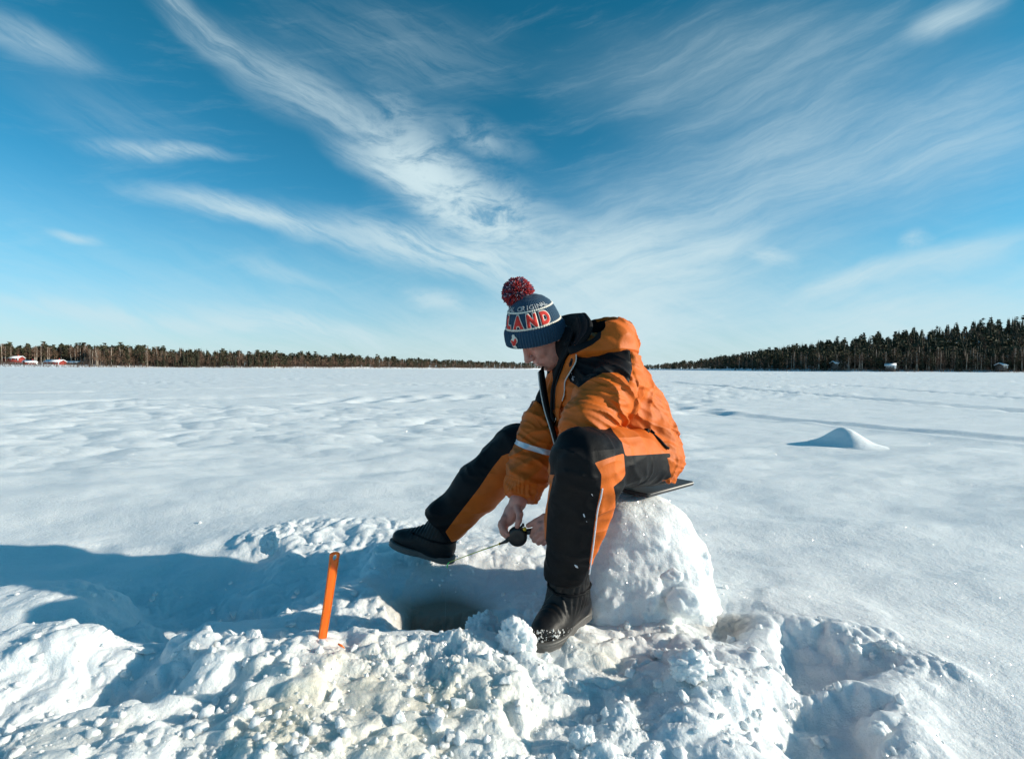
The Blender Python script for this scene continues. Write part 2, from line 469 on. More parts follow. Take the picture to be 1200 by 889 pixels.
def snow_material(name, dirt=True, fine=1.0, sss=0.6):
    m = bpy.data.materials.new(name); m.use_nodes = True
    t = NT(m.node_tree)
    o = t.n('ShaderNodeOutputMaterial'); b = t.n('ShaderNodeBsdfPrincipled')
    geo = t.n('ShaderNodeNewGeometry'); pos = geo.outputs['Position']
    dist = t.vmath('LENGTH', pos).outputs['Value']
    near = t.maprange(dist, 1.5, 9.0, 1.0, 0.0)
    base = (0.81, 0.840, 0.855, 1)
    col = base
    if dirt:
        # slush stained by lake water, thrown out of the hole
        at = t.n('ShaderNodeAttribute'); at.attribute_name = 'stain'
        wet = t.n('ShaderNodeAttribute'); wet.attribute_name = 'wet'
        nz = t.maprange(t.noise(pos, 9.0, 5.0, 0.6), 0.35, 0.7)
        f = t.math('MULTIPLY', at.outputs['Fac'], t.math('ADD', t.math('MULTIPLY', nz, 0.6), 0.4), clamp=True)
        col = t.mix(f, base, (0.80, 0.735, 0.585, 1))
        col = t.mix(wet.outputs['Fac'], col, (0.22, 0.16, 0.105, 1))
        t.put(b.inputs['Base Color'], col)
    else:
        b.inputs['Base Color'].default_value = base
    b.inputs['Roughness'].default_value = 0.62
    b.inputs['Specular IOR Level'].default_value = 0.28
    b.inputs['Subsurface Weight'].default_value = sss
    b.inputs['Subsurface Radius'].default_value = (0.9, 1.0, 1.1)
    b.inputs['Subsurface Scale'].default_value = 0.020
    # grain of the crust
    n1 = t.math('MULTIPLY', t.noise(pos, 420.0, 2.0, 0.6), 0.0016 * fine)
    n2 = t.math('MULTIPLY', t.noise(pos, 110.0, 3.0, 0.6), 0.0034 * fine)
    n3 = t.math('MULTIPLY', t.noise(pos, 34.0, 3.0, 0.6), 0.0026 * fine)
    h = t.math('MULTIPLY', t.math('ADD', t.math('ADD', n1, n2), n3), near)
    mp = t.n('ShaderNodeMapping', i_Vector=pos); mp.inputs['Scale'].default_value = (0.5, 1.6, 1.0); mp.inputs['Rotation'].default_value = (0, 0, rad(25))
    n4 = t.math('MULTIPLY', t.noise(mp.outputs[0], 3.2, 8.0, 0.68), 0.028)
    h = t.math('ADD', h, t.math('MULTIPLY', n4, t.maprange(dist, 2.0, 6.0, 0.12, 1.0)))
    bp = t.n('ShaderNodeBump', i_Height=h); bp.inputs['Strength'].default_value = 1.0; bp.inputs['Distance'].default_value = 1.0
    t.t.links.new(bp.outputs[0], b.inputs['Normal'])
    # glittering ice crystals: tiny facets, each with a normal of its own
    vo = t.n('ShaderNodeTexVoronoi', i_Vector=pos); vo.inputs['Scale'].default_value = 260.0
    rn = t.vmath('SUBTRACT', vo.outputs['Color'], (0.5, 0.5, 0.5)).outputs[0]
    nn = t.vmath('NORMALIZE', t.vmath('ADD', geo.outputs['Normal'], t.vmath('SCALE', rn, scale=1.7).outputs[0]).outputs[0]).outputs[0]
    gl = t.n('ShaderNodeBsdfGlossy', i_Normal=nn); gl.inputs['Roughness'].default_value = 0.17
    gl.inputs['Color'].default_value = (1, 1, 1, 1)
    facet = t.maprange(vo.outputs['Distance'], 0.30, 0.18)
    fac = t.math('MULTIPLY', facet, 0.20)
    mx = t.n('ShaderNodeMixShader', i_0=fac); t.t.links.new(b.outputs[0], mx.inputs[1]); t.t.links.new(gl.outputs[0], mx.inputs[2])
    t.t.links.new(mx.outputs[0], o.inputs[0])
    return m

M_snow = snow_material('snow')
M_snow_block = snow_material('packed_snow', dirt=False, fine=1.0, sss=0.6)
M_orange = principled('orange_shell_fabric', (0.54, 0.112, 0.006), 0.62, bump=[(900, 0.0002), (60, 0.0012)], var=0.08, var_scale=14, spec=0.35, crease=[((0, rad(-38), 0), 9.0, .0050)])
M_black = principled('black_shell_fabric', (0.0055, 0.006, 0.0075), 0.58, bump=[(900, 0.0002), (60, 0.0012)], var=0.25, var_scale=14, spec=0.13, crease=[((0, rad(65), 0), 6.0, .0030)])
M_lining = principled('black_lining', (0.006, 0.0065, 0.008), 0.85, bump=[(300, 0.0005)], spec=0.2)
M_piping = principled('pale_piping', (0.62, 0.58, 0.54), 0.5)
M_reflect = principled('reflective_tape', (0.66, 0.68, 0.74), 0.35, bump=[(700, 0.0002)], spec=0.6)
M_boot = principled('black_boot', (0.006, 0.006, 0.007), 0.5, spec=0.28, bump=[(500, 0.0003), (90, 0.0008)], var=0.3, var_scale=20)
M_rubber = principled('rubber_sole', (0.085, 0.082, 0.078), 0.5, bump=[(300, 0.0004)])
M_skin = principled('skin', (0.60, 0.27, 0.21), 0.5, bump=[(500, 0.00012), (90, 0.0005)], var=0.12, var_scale=40, sss=0.2, sss_s=0.006, spec=0.4)
M_brow = principled('eyebrow_hair', (0.16, 0.09, 0.045), 0.7)
M_navy = principled('navy_knit', (0.014, 0.055, 0.105), 0.9, bump=[(420, 0.0012)], var=0.15, var_scale=160, sheen=0.25)
M_cream = principled('cream_knit', (0.72, 0.68, 0.60), 0.9, bump=[(420, 0.0010)], sheen=0.15)
M_grey = principled('grey_knit', (0.34, 0.36, 0.38), 0.9, bump=[(420, 0.0010)], sheen=0.15)
M_red = principled('red_knit', (0.62, 0.035, 0.025), 0.85, bump=[(420, 0.0010)], sheen=0.15)
M_plastic_orange = principled('orange_plastic', (1.0, 0.15, 0.008), 0.36, bump=[(120, 0.0003)], sss=0.85, sss_r=(1, .35, .1), sss_s=0.02)
M_pad = principled('dark_foam_pad', (0.022, 0.023, 0.026), 0.55, bump=[(400, 0.0005)], var=0.3)
M_black_plastic = principled('black_plastic', (0.012, 0.012, 0.013), 0.35)
M_yellow = principled('yellow_plastic', (0.85, 0.50, 0.02), 0.35)
M_rod = principled('yellow_green_rod', (0.62, 0.66, 0.10), 0.35)
M_tip = principled('green_tip', (0.15, 0.85, 0.20), 0.35)
# ================================================================== THE SETTING: snow on the lake
# control points of the dug-up snow: (x, y in the photograph, height in m, roughness)
CTRL = [
    # smooth slope at the left, running down into the trench
    (0, 655, -.015, .05), (80, 650, -.015, .05), (160, 650, -.02, .08), (240, 655, -.03, .12), (0, 675, -.03, .12), (100, 672, -.04, .12), (180, 680, -.06, .25), (250, 685, -.09, .45),
    (300, 690, -.10, .6), (300, 665, -.06, .35), (350, 672, -.06, .5),
    # clods thrown on the far edge
    (310, 628, .012, .8), (350, 622, .015, .8), (390, 622, .012, .6), (440, 622, .015, .6), (330, 645, .02, 1.), (370, 645, .0, .8), (410, 640, .0, .8), (450, 650, .015, .7), (250, 625, .0, .15), (180, 625, .0, .05),
    (480, 658, .02, .7), (530, 662, .02, .6), (580, 650, .01, .6), (620, 655, .0, .6), (570, 632, .005, .35), (620, 635, .0, .35), (510, 625, .0, .3),
    # left drifts and pits
    (20, 700, .035, .25), (60, 690, .055, .3), (110, 690, .05, .5), (130, 705, .0, .5), (175, 705, -.09, .7), (220, 715, -.12, .9), (180, 735, -.11, .8), (240, 740, -.13, 1.),
    (20, 755, .05, .5), (55, 742, .075, .6), (95, 752, .06, .9), (130, 762, .045, 1.), (160, 750, -.03, .8), (200, 762, .04, 1.), (225, 752, .07, 1.2), (255, 765, .065, 1.2), (280, 785, .04, 1.),
    (20, 800, .03, .8), (60, 795, .03, .9), (110, 800, -.02, .6), (160, 795, -.015, .4), (150, 820, -.06, .5), (90, 830, -.06, .6), (40, 838, -.05, .9), (200, 805, .0, .7), (220, 830, .03, 1.),
    (50, 862, .05, .9), (100, 850, .04, .8), (150, 840, .055, .9), (185, 850, .06, 1.), (60, 889, .07, .6), (130, 889, .07, .8), (250, 850, .045, 1.), (300, 820, .055, 1.), (230, 889, .05, 1.), (310, 870, .06, 1.),
    # blue hollow behind the scoop
    (300, 720, -.07, .8), (335, 712, -.03, .9), (360, 735, -.01, .9), (350, 695, -.07, .6), (400, 705, -.005, .9), (425, 700, .01, 1.), (445, 715, .005, 1.), (450, 735, -.04, .8), (420, 735, -.02, .7), (400, 680, -.05, .5),
    # the fishing hole and the trench wall behind it
    (470, 738, -.06, .4), (500, 738, -.09, .2), (520, 730, -.10, .15), (545, 726, -.09, .15), (500, 716, -.075, .25), (540, 706, -.065, .35), (580, 715, -.065, .4), (470, 705, -.04, .5), (470, 675, -.02, .5), (520, 682, -.03, .6), (500, 750, -.10, .2), (540, 748, -.10, .2),
    (580, 690, -.04, .6), (620, 690, -.04, .6), (620, 720, -.04, .6), (580, 670, -.01, .5), (640, 670, -.01, .5), (600, 740, -.04, .6),
    # bank in front of the hole
    (290, 770, .055, 1.), (330, 762, .060, .9), (375, 756, .062, .8), (410, 752, .065, 1.), (440, 762, .055, 1.), (480, 758, .06, 1.2), (520, 760, .065, 1.2), (560, 760, .06, 1.2), (600, 765, .05, 1.),
    (640, 764, .022, .7), (680, 762, .02, .7), (720, 765, .022, .9), (760, 770, .015, 1.), (360, 790, .07, 1.), (420, 800, .05, .9), (470, 800, .04, 1.), (520, 790, .055, 1.), (580, 800, .045, 1.), (640, 800, .035, 1.),
    (700, 800, .03, 1.), (380, 840, .06, .9), (450, 845, .055, .8), (430, 820, .035, .6), (520, 840, .045, .8), (600, 840, .03, 1.), (680, 835, -.005, .7), (660, 860, .015, .8), (730, 840, .04, 1.), (380, 889, .065, .9),
    (460, 885, .055, .9), (540, 885, .04, .9), (620, 889, .035, 1.), (700, 880, .05, 1.), (560, 820, .04, 1.),
    # right: brown puddle, lumps, trench
    (700, 725, -.03, .5), (740, 745, .0, .8), (780, 745, .01, .9), (840, 735, -.03, .3), (865, 748, -.025, .4), (825, 750, -.02, .5), (800, 762, .04, 1.1), (845, 765, .045, .9), (880, 770, .05, .9), (780, 790, .055, 1.),
    (770, 820, .01, .6), (830, 790, .06, .8), (835, 805, .08, .7), (860, 812, .06, .8), (880, 790, .045, .8), (800, 815, .06, .9), (820, 850, .055, .9), (770, 860, .05, 1.1), (790, 889, .04, 1.), (860, 850, .03, .6),
    (870, 730, .012, .35), (900, 738, .02, .5), (900, 765, .0, .6), (930, 775, -.03, .6), (930, 795, -.02, .7), (970, 790, -.02, .6), (1010, 795, .0, .6), (1045, 790, .0, .4), (940, 740, .035, .7), (985, 745, .045, .9),
    (1030, 752, .05, 1.), (1070, 775, .045, .9), (880, 800, .055, .8), (900, 800, .055, .7), (960, 805, .065, 1.1), (1010, 807, .05, .9), (1040, 812, .02, .3), (910, 830, -.01, .5), (950, 840, -.02, .5), (990, 845, -.02, .5),
    (930, 870, -.02, .5), (980, 880, -.02, .5), (880, 870, -.02, .6), (1020, 840, .0, .4), (1050, 870, .04, .9), (1070, 845, .035, .8), (1080, 889, .015, .5), (1015, 889, -.02, .6),
    (930, 715, .01, .1), (1000, 725, .01, .1), (1080, 740, .005, .1), (850, 700, .0, .2), (860, 680, -.01, .1), (1100, 820, .0, .1), (1150, 889, .0, .1), (1140, 780, .0, .05), (1110, 870, .005, .25),
    # far side of the seat
    (880, 640, .0, .0), (860, 655, -.012, .0), (700, 660, -.02, .3),
]
CW = np.array([list(G(a, b, c)[:2]) + [c, r] for a, b, c, r in CTRL])
def local(x, y):
    """Shepard-weighted height and roughness of the dug area"""
    Wt = np.full(len(x), 0.020); Hs = np.zeros(len(x)); Rs = np.zeros(len(x))
    m = (x > -3.2) & (x < 2.2) & (y > 0.1) & (y < 3.2)
    xm, ym = x[m], y[m]
    w_ = Wt[m].copy(); h_ = Hs[m].copy(); r_ = Rs[m].copy()
    for cx, cy, cz, cr in CW:
        s = 0.034 + 0.020 * max(0.0, math.hypot(cx, cy) - 1.2)
        e = np.exp(-((xm - cx) ** 2 + (ym - cy) ** 2) / (2 * s * s))
        w_ += e; h_ += e * cz; r_ += e * cr
    # nearer than the picture: the dug snow goes on below the frame
    near = np.clip(1.0 - ym / 0.95, 0, 1) * (np.abs(xm) < 1.3) * 1.0
    w_ += near; h_ += near * 0.04; r_ += near * 0.9
    H = np.zeros(len(x)); R = np.zeros(len(x))
    q2 = np.stack([xm, ym], 1); jit = perlin2(xm * 14, ym * 14, 4.4) * .020 + perlin2(xm * 45, ym * 45, 8.4) * .007
    cut = np.zeros(len(xm))
    for pw, dp in PITW: cut = np.maximum(cut, dp * sstep(-.015, .055, -polyd(q2, pw) + jit * 1.6))
    H[m] = h_ / w_ - cut; R[m] = r_ / w_ * (1 - .15 * (cut > .03))
    return H, R
HOLE = G(520, 730, -.09)[:2]; PUD = G(850, 741, -.02)[:2]
PITS = [([(905, 778), (915, 744), (960, 748), (1010, 765), (1052, 786), (1040, 798), (1000, 801), (940, 800)], .065), ([(898, 822), (930, 811), (1000, 812), (1036, 832), (1026, 900), (935, 900), (905, 855)], .060), ([(82, 822), (130, 797), (205, 792), (190, 818), (130, 842), (88, 846)], .05),
        ([(462, 746), (452, 712), (480, 698), (560, 696), (600, 706), (575, 742), (540, 750)], .065), ([(262, 708), (280, 690), (330, 690), (330, 712), (290, 722)], .045), ([(160, 745), (180, 700), (235, 705), (250, 735), (215, 748)], .05), ([(640, 838), (690, 815), (725, 832), (690, 850)], .03), ([(820, 742), (828, 728), (870, 728), (882, 745), (850, 755)], .02)]
PITW = [(np.array([G(a, b, 0.0)[:2] for a, b in pl]), dp) for pl, dp in PITS]
def ground(x, y):
    H, R = local(x, y)
    # wind-packed drifts
    dist = np.hypot(x, y)
    n = perlin2(x * 0.55, y * 1.3, 3.1) * 0.034 + perlin2(x * 1.4 + 5, y * 3.0, 7.7) * 0.019 + perlin2(x * 3.6, y * 6.5, 1.2) * 0.0065 + perlin2(x * 9, y * 14.0, 1.9) * 0.002
    n = n * (1.35 - 0.90 * sstep(2.5, 9.0, dist)) * (1 - 0.8 * np.clip(R, 0, 1)) * np.clip(dist - 0.6, 0, 1)
    rip = np.clip(perlin2(x * 0.9 + y * 0.35, y * 2.8, 12.2), 0, 1) * 0.022 * sstep(1.8, 4.0, dist)
    # trampled and wind-carved stretches further out
    t1 = sstep(0.10, 0.55, perlin2(x * 0.10, y * 0.16, 22.0) + 0.30 * perlin2(x * .5, y * .7, 2.0)) * sstep(3.0, 6.5, dist)
    carve = (np.abs(perlin2(x * 1.3, y * 2.0, 41.0)) - 0.25) * 0.13 + (np.abs(perlin2(x * 3.1, y * 4.5, 42.0)) - 0.25) * 0.04
    far = perlin2(x * 0.08, y * 0.25, 5.5) * 0.05 * sstep(8, 30, dist)
    z = H + n + rip + t1 * carve * 0.55 + far
    # footprints behind the fisherman and at the left
    for fx, fy, fr in FOOT:
        z = z - 0.07 * np.exp(-(((x - fx) / (fr * 1.1)) ** 2 + ((y - fy) / fr) ** 2) ** 1.5) + 0.02 * np.exp(-(((x - fx - fr * 1.6) / fr) ** 2 + ((y - fy) / fr) ** 2))
    # sledge and snowmobile tracks crossing the lake
    for (ax, ay, bx, by, wd, dp) in TRACKS:
        e = np.array([bx - ax, by - ay]); L = np.hypot(*e); e = e / L
        s_ = (x - ax) * e[0] + (y - ay) * e[1]; q = -(x - ax) * e[1] + (y - ay) * e[0] + 0.3 * np.sin(s_ * .15)
        z = z - dp * np.exp(-(q / wd) ** 4) * (s_ > -2) * (1 + 0.3 * np.sin(s_ * 1.3)) + dp * 0.5 * np.exp(-((np.abs(q) - wd * 1.5) / (wd * .5)) ** 2) * (s_ > -2)
    # a low drift at the right
    z = z + np.where(dist < 9, 0.0, 0.0)
    return z, R
FOOT = []
for (fx, fy) in [(795, 478), (808, 484), (826, 480), (836, 484), (800, 466), (820, 470)]:
    g_ = G(fx, fy); FOOT.append((g_[0], g_[1], 0.24))
for k in range(16):
    g_ = G(560 - 13 * k + 4 * (k % 3), 463 + (k % 4) * 1.8 + k * 0.25); FOOT.append((g_[0], g_[1], 0.26))
for k in range(14):
    g_ = G(470 - 34 * k, 458 + k * 1.2); FOOT.append((g_[0], g_[1], 0.5))
TRACKS = []
for (a, b, wd, dp) in [((790, 448), (1250, 486), 0.35, 0.06), ((800, 441.5), (1150, 447), 0.9, 0.14), ((0, 462), (600, 446), 0.5, 0.07), ((-40, 473), (480, 462), 0.4, 0.05), ((900, 490), (1250, 520), 0.25, 0.03), ((1000, 452), (1250, 470), 0.3, 0.05)]:
    g0, g1 = G(*a), G(*b); TRACKS.append((g0[0], g0[1], g1[0], g1[1], wd, dp))

def build_ground():
    half = 53.0
    az_f = np.radians(np.linspace(-half, half, 1000))
    az_b = np.radians(np.concatenate([np.linspace(half, 360 - half, 62)[1:-1]]))
    azs = np.concatenate([az_f, az_b]); nc = len(azs)
    rr = [0.02, 0.2, 0.4, 0.55, 0.68]; r = 0.76
    while r < 3.0: rr.append(r); r *= 1.0026
    while r < 12: rr.append(r); r *= 1.0082
    while r < 90: rr.append(r); r *= 1.028
    while r < 3600: rr.append(r); r *= 1.10
    rr.append(5200.0)
    rr = np.array(rr); nr = len(rr)
    A, Rr = np.meshgrid(azs, rr)
    x = (Rr * np.sin(A)).ravel(); y = (Rr * np.cos(A)).ravel()
    z, R = ground(x, y)
    V = np.stack([x, y, z], 1)
    # crumbly relief pushed out along the normal of the coarse surface, so edges can overhang
    Zg = V.reshape(nr, nc, 3)
    du = np.empty_like(Zg); du[:, 1:-1] = Zg[:, 2:] - Zg[:, :-2]; du[:, 0] = Zg[:, 1] - Zg[:, -1]; du[:, -1] = Zg[:, 0] - Zg[:, -2]
    dv = np.empty_like(Zg); dv[1:-1] = Zg[2:] - Zg[:-2]; dv[0] = Zg[1] - Zg[0]; dv[-1] = Zg[-1] - Zg[-2]
    N = np.cross(du, dv).reshape(-1, 3); N /= np.linalg.norm(N, axis=1)[:, None] + 1e-12
    N[N[:, 2] < 0] *= -1
    dist = np.hypot(x, y)
    m = (dist < 3.4) & (dist > 0.5) & (np.abs(A.ravel()) < np.radians(half) + .01)
    Pm = V[m].astype(np.float32); Rm = np.clip(R[m], 0, 1.3)[:, None] if False else np.clip(R[m], 0, 1.3)
    wrp = np.stack([perlin3(Pm * 9 + 3), perlin3(Pm * 9 + 31), perlin3(Pm * 9 + 57)], 1) * 0.35
    patch = sstep(-0.35, 0.35, perlin3(Pm * 5.0 + 77))
    b0 = perlin3(Pm * 5.2 + 60) + .5 * perlin3(Pm * 9.5 + 30)
    b1 = billow3(Pm * 10.0 + wrp, 1, 0.45)
    b15 = billow3(Pm * 20.0 + wrp, 1, 0.5)
    b2 = billow3(Pm * 34.0 + wrp * 2, 2, 0.5)
    b3 = billow3(Pm * 105.0 + wrp * 2, 2, 0.6)
    crumb = np.clip(perlin3(Pm * 62.0 + 5) - 0.15, 0, 1)
    amp = Rm ** 1.1
    patch2 = sstep(-0.25, 0.45, perlin3(Pm * 3.3 + 177) + .4 * perlin3(Pm * 13 + 7))
    dsp = amp * (0.024 * b0 + 0.015 * b1 + .0085 * b15 + (0.15 + 0.85 * patch2) * (0.0036 * b2 + 0.0028 * b3 * (.4 + .6 * patch) + 0.004 * crumb * patch) + 0.0016 * fbm3(Pm * 48 + 3, 3, .6)) + (1 - np.clip(Rm, 0, 1)) * 0.0008 * perlin3(Pm * 40)
    wet = np.exp(-((((x - HOLE[0]) / 0.15) ** 2 + ((y - HOLE[1]) / 0.125) ** 2) ** 1.5)); wet = np.clip(wet * 1.2, 0, .9) + 0.62 * np.exp(-((((x - PUD[0]) / 0.085) ** 2 + ((y - PUD[1]) / 0.06) ** 2) ** 2))
    dsp = dsp * (1 - 0.35 * np.clip(wet[m], 0, 1))
    V[m] += N[m] * dsp[:, None]
    # sideways shear makes the wind-cut lips lean
    sh = perlin3(Pm * 16 + 90) * 0.012 * amp
    V[m, 0] += sh; V[m, 1] += 0.5 * sh
    stain = np.zeros(len(x))
    for (sx, sy, sz, sr, sa) in [(380, 800, .05, .22, .9), (330, 850, .05, .16, .7), (500, 820, .04, .22, .7), (600, 850, .03, .2, .35), (700, 765, .02, .12, .6), (740, 790, .03, .12, .55), (60, 870, .05, .14, .7), (430, 870, .05, .2, .7), (465, 730, -.08, .08, .8), (800, 750, 0, .1, .5)]:
        g_ = G(sx, sy, sz); stain += .72 * sa * np.exp(-((x - g_[0]) ** 2 + (y - g_[1]) ** 2) / (2 * (sr * .6) ** 2))
    i = np.arange(nr - 1)[:, None] * nc; j = np.arange(nc)[None]
    F = np.stack([i + j, i + (j + 1) % nc, i + nc + (j + 1) % nc, i + nc + j], -1).reshape(-1, 4)
    F = F[:, ::-1] if True else F
    me = mesh_from('snow_ground', V, F)
    for nm, vals in (('stain', np.clip(stain, 0, 1)), ('wet', np.clip(wet * sstep(-0.02, -0.10, V[:, 2]) if False else wet, 0, 1))):
        a_ = me.attributes.new(nm, 'FLOAT', 'POINT'); a_.data.foreach_set('value', vals.astype(np.float32))
    link('snow_ground', me, M_snow, kind='structure')
    return V, rr, az_f, nc
GV, _rr, _azf, _nc = build_ground()
_GZ = GV[:, 2].reshape(len(_rr), _nc)
def gz(x, y):
    i = int(np.searchsorted(_rr, math.hypot(x, y))); j = int(np.clip(np.searchsorted(_azf, math.atan2(x, y)), 2, len(_azf) - 3))
    return float(_GZ[max(i - 2, 0):i + 2, j - 2:j + 3].mean())

# ---- open water film at the bottom of the fishing hole
def hole_water():
    m = bpy.data.materials.new('slush_water'); m.use_nodes = True
    b = m.node_tree.nodes['Principled BSDF']; b.inputs['Base Color'].default_value = (0.05, 0.04, 0.028, 1); b.inputs['Roughness'].default_value = 0.12
    V = []; n = 40
    for k in range(n):
        a = 2 * math.pi * k / n; V.append((HOLE[0] + .12 * math.cos(a), HOLE[1] + .10 * math.sin(a), -.122))
    V.append((HOLE[0], HOLE[1], -.122))
    F = [(k, (k + 1) % n, n) for k in range(n)]
    link('lake_water', mesh_from('lake_water', V, F), m, kind='structure')
hole_water()

# ---- small hummock of drifted snow on the right
def hummock():
    c = G(988, 521)
    def f(p):
        q = p - np.array([c[0], c[1], 0], np.float32)
        r2 = (q[:, 0] / np.where(q[:, 0] < 0, .135, .17)) ** 2 + (q[:, 1] / 0.24) ** 2
        r2b = ((q[:, 0] - .2) / 0.24) ** 2 + ((q[:, 1] + .02) / 0.36) ** 2
        h_ = 0.165 * np.exp(-r2 ** 1.0 * 0.95) + 0.018 * np.exp(-r2b) + .022 * np.exp(-r2 * .16) - 0.022
        h_ = h_ + perlin3(p * np.array([5, 5, 0], np.float32)) * 0.006 + perlin3(p * 18) * 0.0015
        return q[:, 2] - h_
    V, F = surface(f, (c[0] - .75, c[1] - .95, -.08), (c[0] + .75, c[1] + .95, .24), 0.014, 0.01)
    link('snow_hummock', mesh_from('snow_hummock', V, F), M_snow_block, label='low pointed hummock of smooth drifted snow on the open lake at the right', cat='snow mound')
hummock()

# ---- crumbs and small clods scattered over the dug area: nobody could count them
def ico(sub):
    bm = bmesh.new(); bmesh.ops.create_icosphere(bm, subdivisions=sub, radius=1.0)
    V = np.array([v.co[:] for v in bm.verts]); F = np.array([[v.index for v in f.verts] for f in bm.faces]); bm.free()
    return V, F
def lump(sub, seed, rough=0.35, fine=0.0):
    V, F = ico(sub)
    off = seed * 7.31
    r = 1 + rough * (np.abs(perlin3(V * 1.3 + off)) * 2 - .4) + rough * .6 * (np.abs(perlin3(V * 3.1 + off)) * 2 - .4) + rough * .3 * perlin3(V * 6.5 + off)
    if fine: r = r + fine * (np.abs(perlin3(V * 9 + off)) * 2 - .4) + fine * .7 * perlin3(V * 18 + off)
    return V * r[:, None], F
def crumbs():
    rng = np.random.default_rng(5)
    protos = [lump(2, s, .5) for s in range(8)]
    small = [lump(1, s + 20, .45) for s in range(8)]
    parts_V = []; parts_F = []; o = 0
    N = 2000
    px = rng.uniform(-30, 1130, N); py = 620 + 290 * rng.random(N) ** 0.8
    pts = np.array([G(a, b, 0.02)[:2] for a, b in zip(px, py)])
    _, R = local(pts[:, 0], pts[:, 1])
    keep = rng.random(N) < np.clip(R * 0.75 - 0.06, 0.004, 1)
    pts = pts[keep]
    for (x, y) in pts:
        dH = math.hypot(x - HOLE[0], (y - HOLE[1]) * 1.1)
        if dH < 0.13: continue
        s = 0.0022 + 0.010 * rng.random() ** 4.0
        V, F = (protos if s > 0.0035 else small)[rng.integers(8)]
        a = rng.uniform(0, 6.28); ca, sa = math.cos(a), math.sin(a)
        S = s * rng.uniform(0.7, 1.3, 3)
        v = V * S; v = np.stack([v[:, 0] * ca - v[:, 1] * sa, v[:, 0] * sa + v[:, 1] * ca, v[:, 2]], 1)
        v = v + np.array([x, y, gz(x, y) + s * .25])
        parts_V.append(v); parts_F.append(F + o); o += len(v)
    link('snow_crumbs', mesh_from('snow_crumbs', np.concatenate(parts_V), np.concatenate(parts_F)), M_snow_block, kind='stuff', label='loose crumbs of granular snow scattered over the dug-up snow', cat='snow crumbs')
crumbs()

# ---- single clods one can tell apart
CLODS = [
    (316, 637, .030, (1, .9, 1.3), 'sunlit upright snow clod on the far edge of the blue shadow'),
    (565, 738, .047, (1, .9, 1.0), 'large rounded snow clod on the bank left of the near boot'),
    (605, 748, .043, (1, .9, 1.05), 'rounded snow clod just left of the near boot, beside the larger one'),
    (230, 696, .018, (1, 1, 1), 'small shaded snow clod lying in the blue trench at the left'),
    (234, 612, .0065, (1, 1, 1), 'tiny snow ball alone on the smooth snow behind the trench'),
    (1040, 755, .016, (1.3, 1, .6), 'flat snow clod at the right rim of the dug trench'),
    (1003, 760, .013, (1, 1, .8), 'small snow clod left of the flat one on the right trench rim'),
    (720, 727, .014, (.8, .8, 1.2), 'small pale snow clod between the near boot and the snow seat'),
    (735, 733, .011, (.8, .8, 1.1), 'smallest snow clod at the foot of the snow seat'),
    (810, 782, .034, (1.3, .9, .8), 'jagged snow clod in front of the brown puddle'),
    (683, 866, .022, (1, .9, 1.), 'snow lump on the front bank below the boot'),
    (1030, 852, .016, (1, 1, .6), 'snow lump on the right front edge of the dug area'),
    (640, 772, .012, (1, 1, 1), 'small snow lump under the toe of the near boot'),
]
for k, (px_, py_, r_, s_, lb) in enumerate(CLODS):
    V, F = lump(5 if r_ > .02 else 4, k + 50, .30, .035)
    g_ = G(px_, py_, 0.0)
    for _ in range(3):
        zz = gz(g_[0], g_[1]); g_ = G(px_, py_, zz + r_ * s_[2] * .45)
    V = V * r_ * np.array(s_) + np.array([0, 0, r_ * s_[2] * .45])
    o_ = link('snow_clod', mesh_from('snow_clod', V, F), M_snow_block, label=lb, cat='snow clod')
    o_.location = (g_[0], g_[1], zz)

# broken chunks of crust lying about on the banks, much alike
def chunk(seed):
    rng = np.random.default_rng(seed + 400); bm = bmesh.new()
    flat = rng.uniform(.35, .9)
    for _ in range(16):
        v = rng.normal(size=3); v /= np.linalg.norm(v); v *= rng.uniform(.75, 1.1); bm.verts.new((v[0], v[1] * rng.uniform(.7, 1), v[2] * flat))
    bmesh.ops.convex_hull(bm, input=bm.verts[:])
    bmesh.ops.delete(bm, geom=[v for v in bm.verts if not v.link_faces], context='VERTS')
    bmesh.ops.triangulate(bm, faces=bm.faces[:])
    for _ in range(3): bmesh.ops.subdivide_edges(bm, edges=bm.edges[:], cuts=1, use_grid_fill=True)
    bmesh.ops.triangulate(bm, faces=bm.faces[:])
    V = np.array([v.co[:] for v in bm.verts]); F = np.array([[v.index for v in f.verts] for f in bm.faces]); bm.free()
    V = V + (V / (np.linalg.norm(V, axis=1)[:, None] + 1e-6)) * (.10 * perlin3(V * 2.6 + seed) + .07 * perlin3(V * 6 + seed * 3) + .05 * np.abs(perlin3(V * 12 + seed)))[:, None]
    return V, F
def chunks():
    rng = np.random.default_rng(77); ms = [mesh_from('snow_chunk', *chunk(s)) for s in range(12)]
    for m_ in ms: m_.materials.append(M_snow_block)
    n = 0
    while n < 64:
        a, b = rng.uniform(0, 1060), rng.uniform(640, 885)
        g_ = G(a, b, .03); _, R = local(np.array([g_[0]]), np.array([g_[1]]))
        if R[0] < .6 or math.hypot(g_[0] - HOLE[0], g_[1] - HOLE[1]) < .15 or (600 < a < 720 and b < 775): continue
        s = .007 + .022 * rng.random() ** 2.2; z = gz(g_[0], g_[1])
        o = link('snow_chunk', ms[rng.integers(12)], None, label='broken chunk of snow crust among the lumps of the dug-up bank', cat='snow chunk', group='chunks of crust on the dug-up bank')
        o.location = (g_[0], g_[1], z + s * .12); o.rotation_euler = (rng.uniform(-.7, .7), rng.uniform(-.7, .7), rng.uniform(0, 6.28)); o.scale = (s * rng.uniform(.8, 1.4), s * rng.uniform(.7, 1.1), s)
        n += 1
chunks()

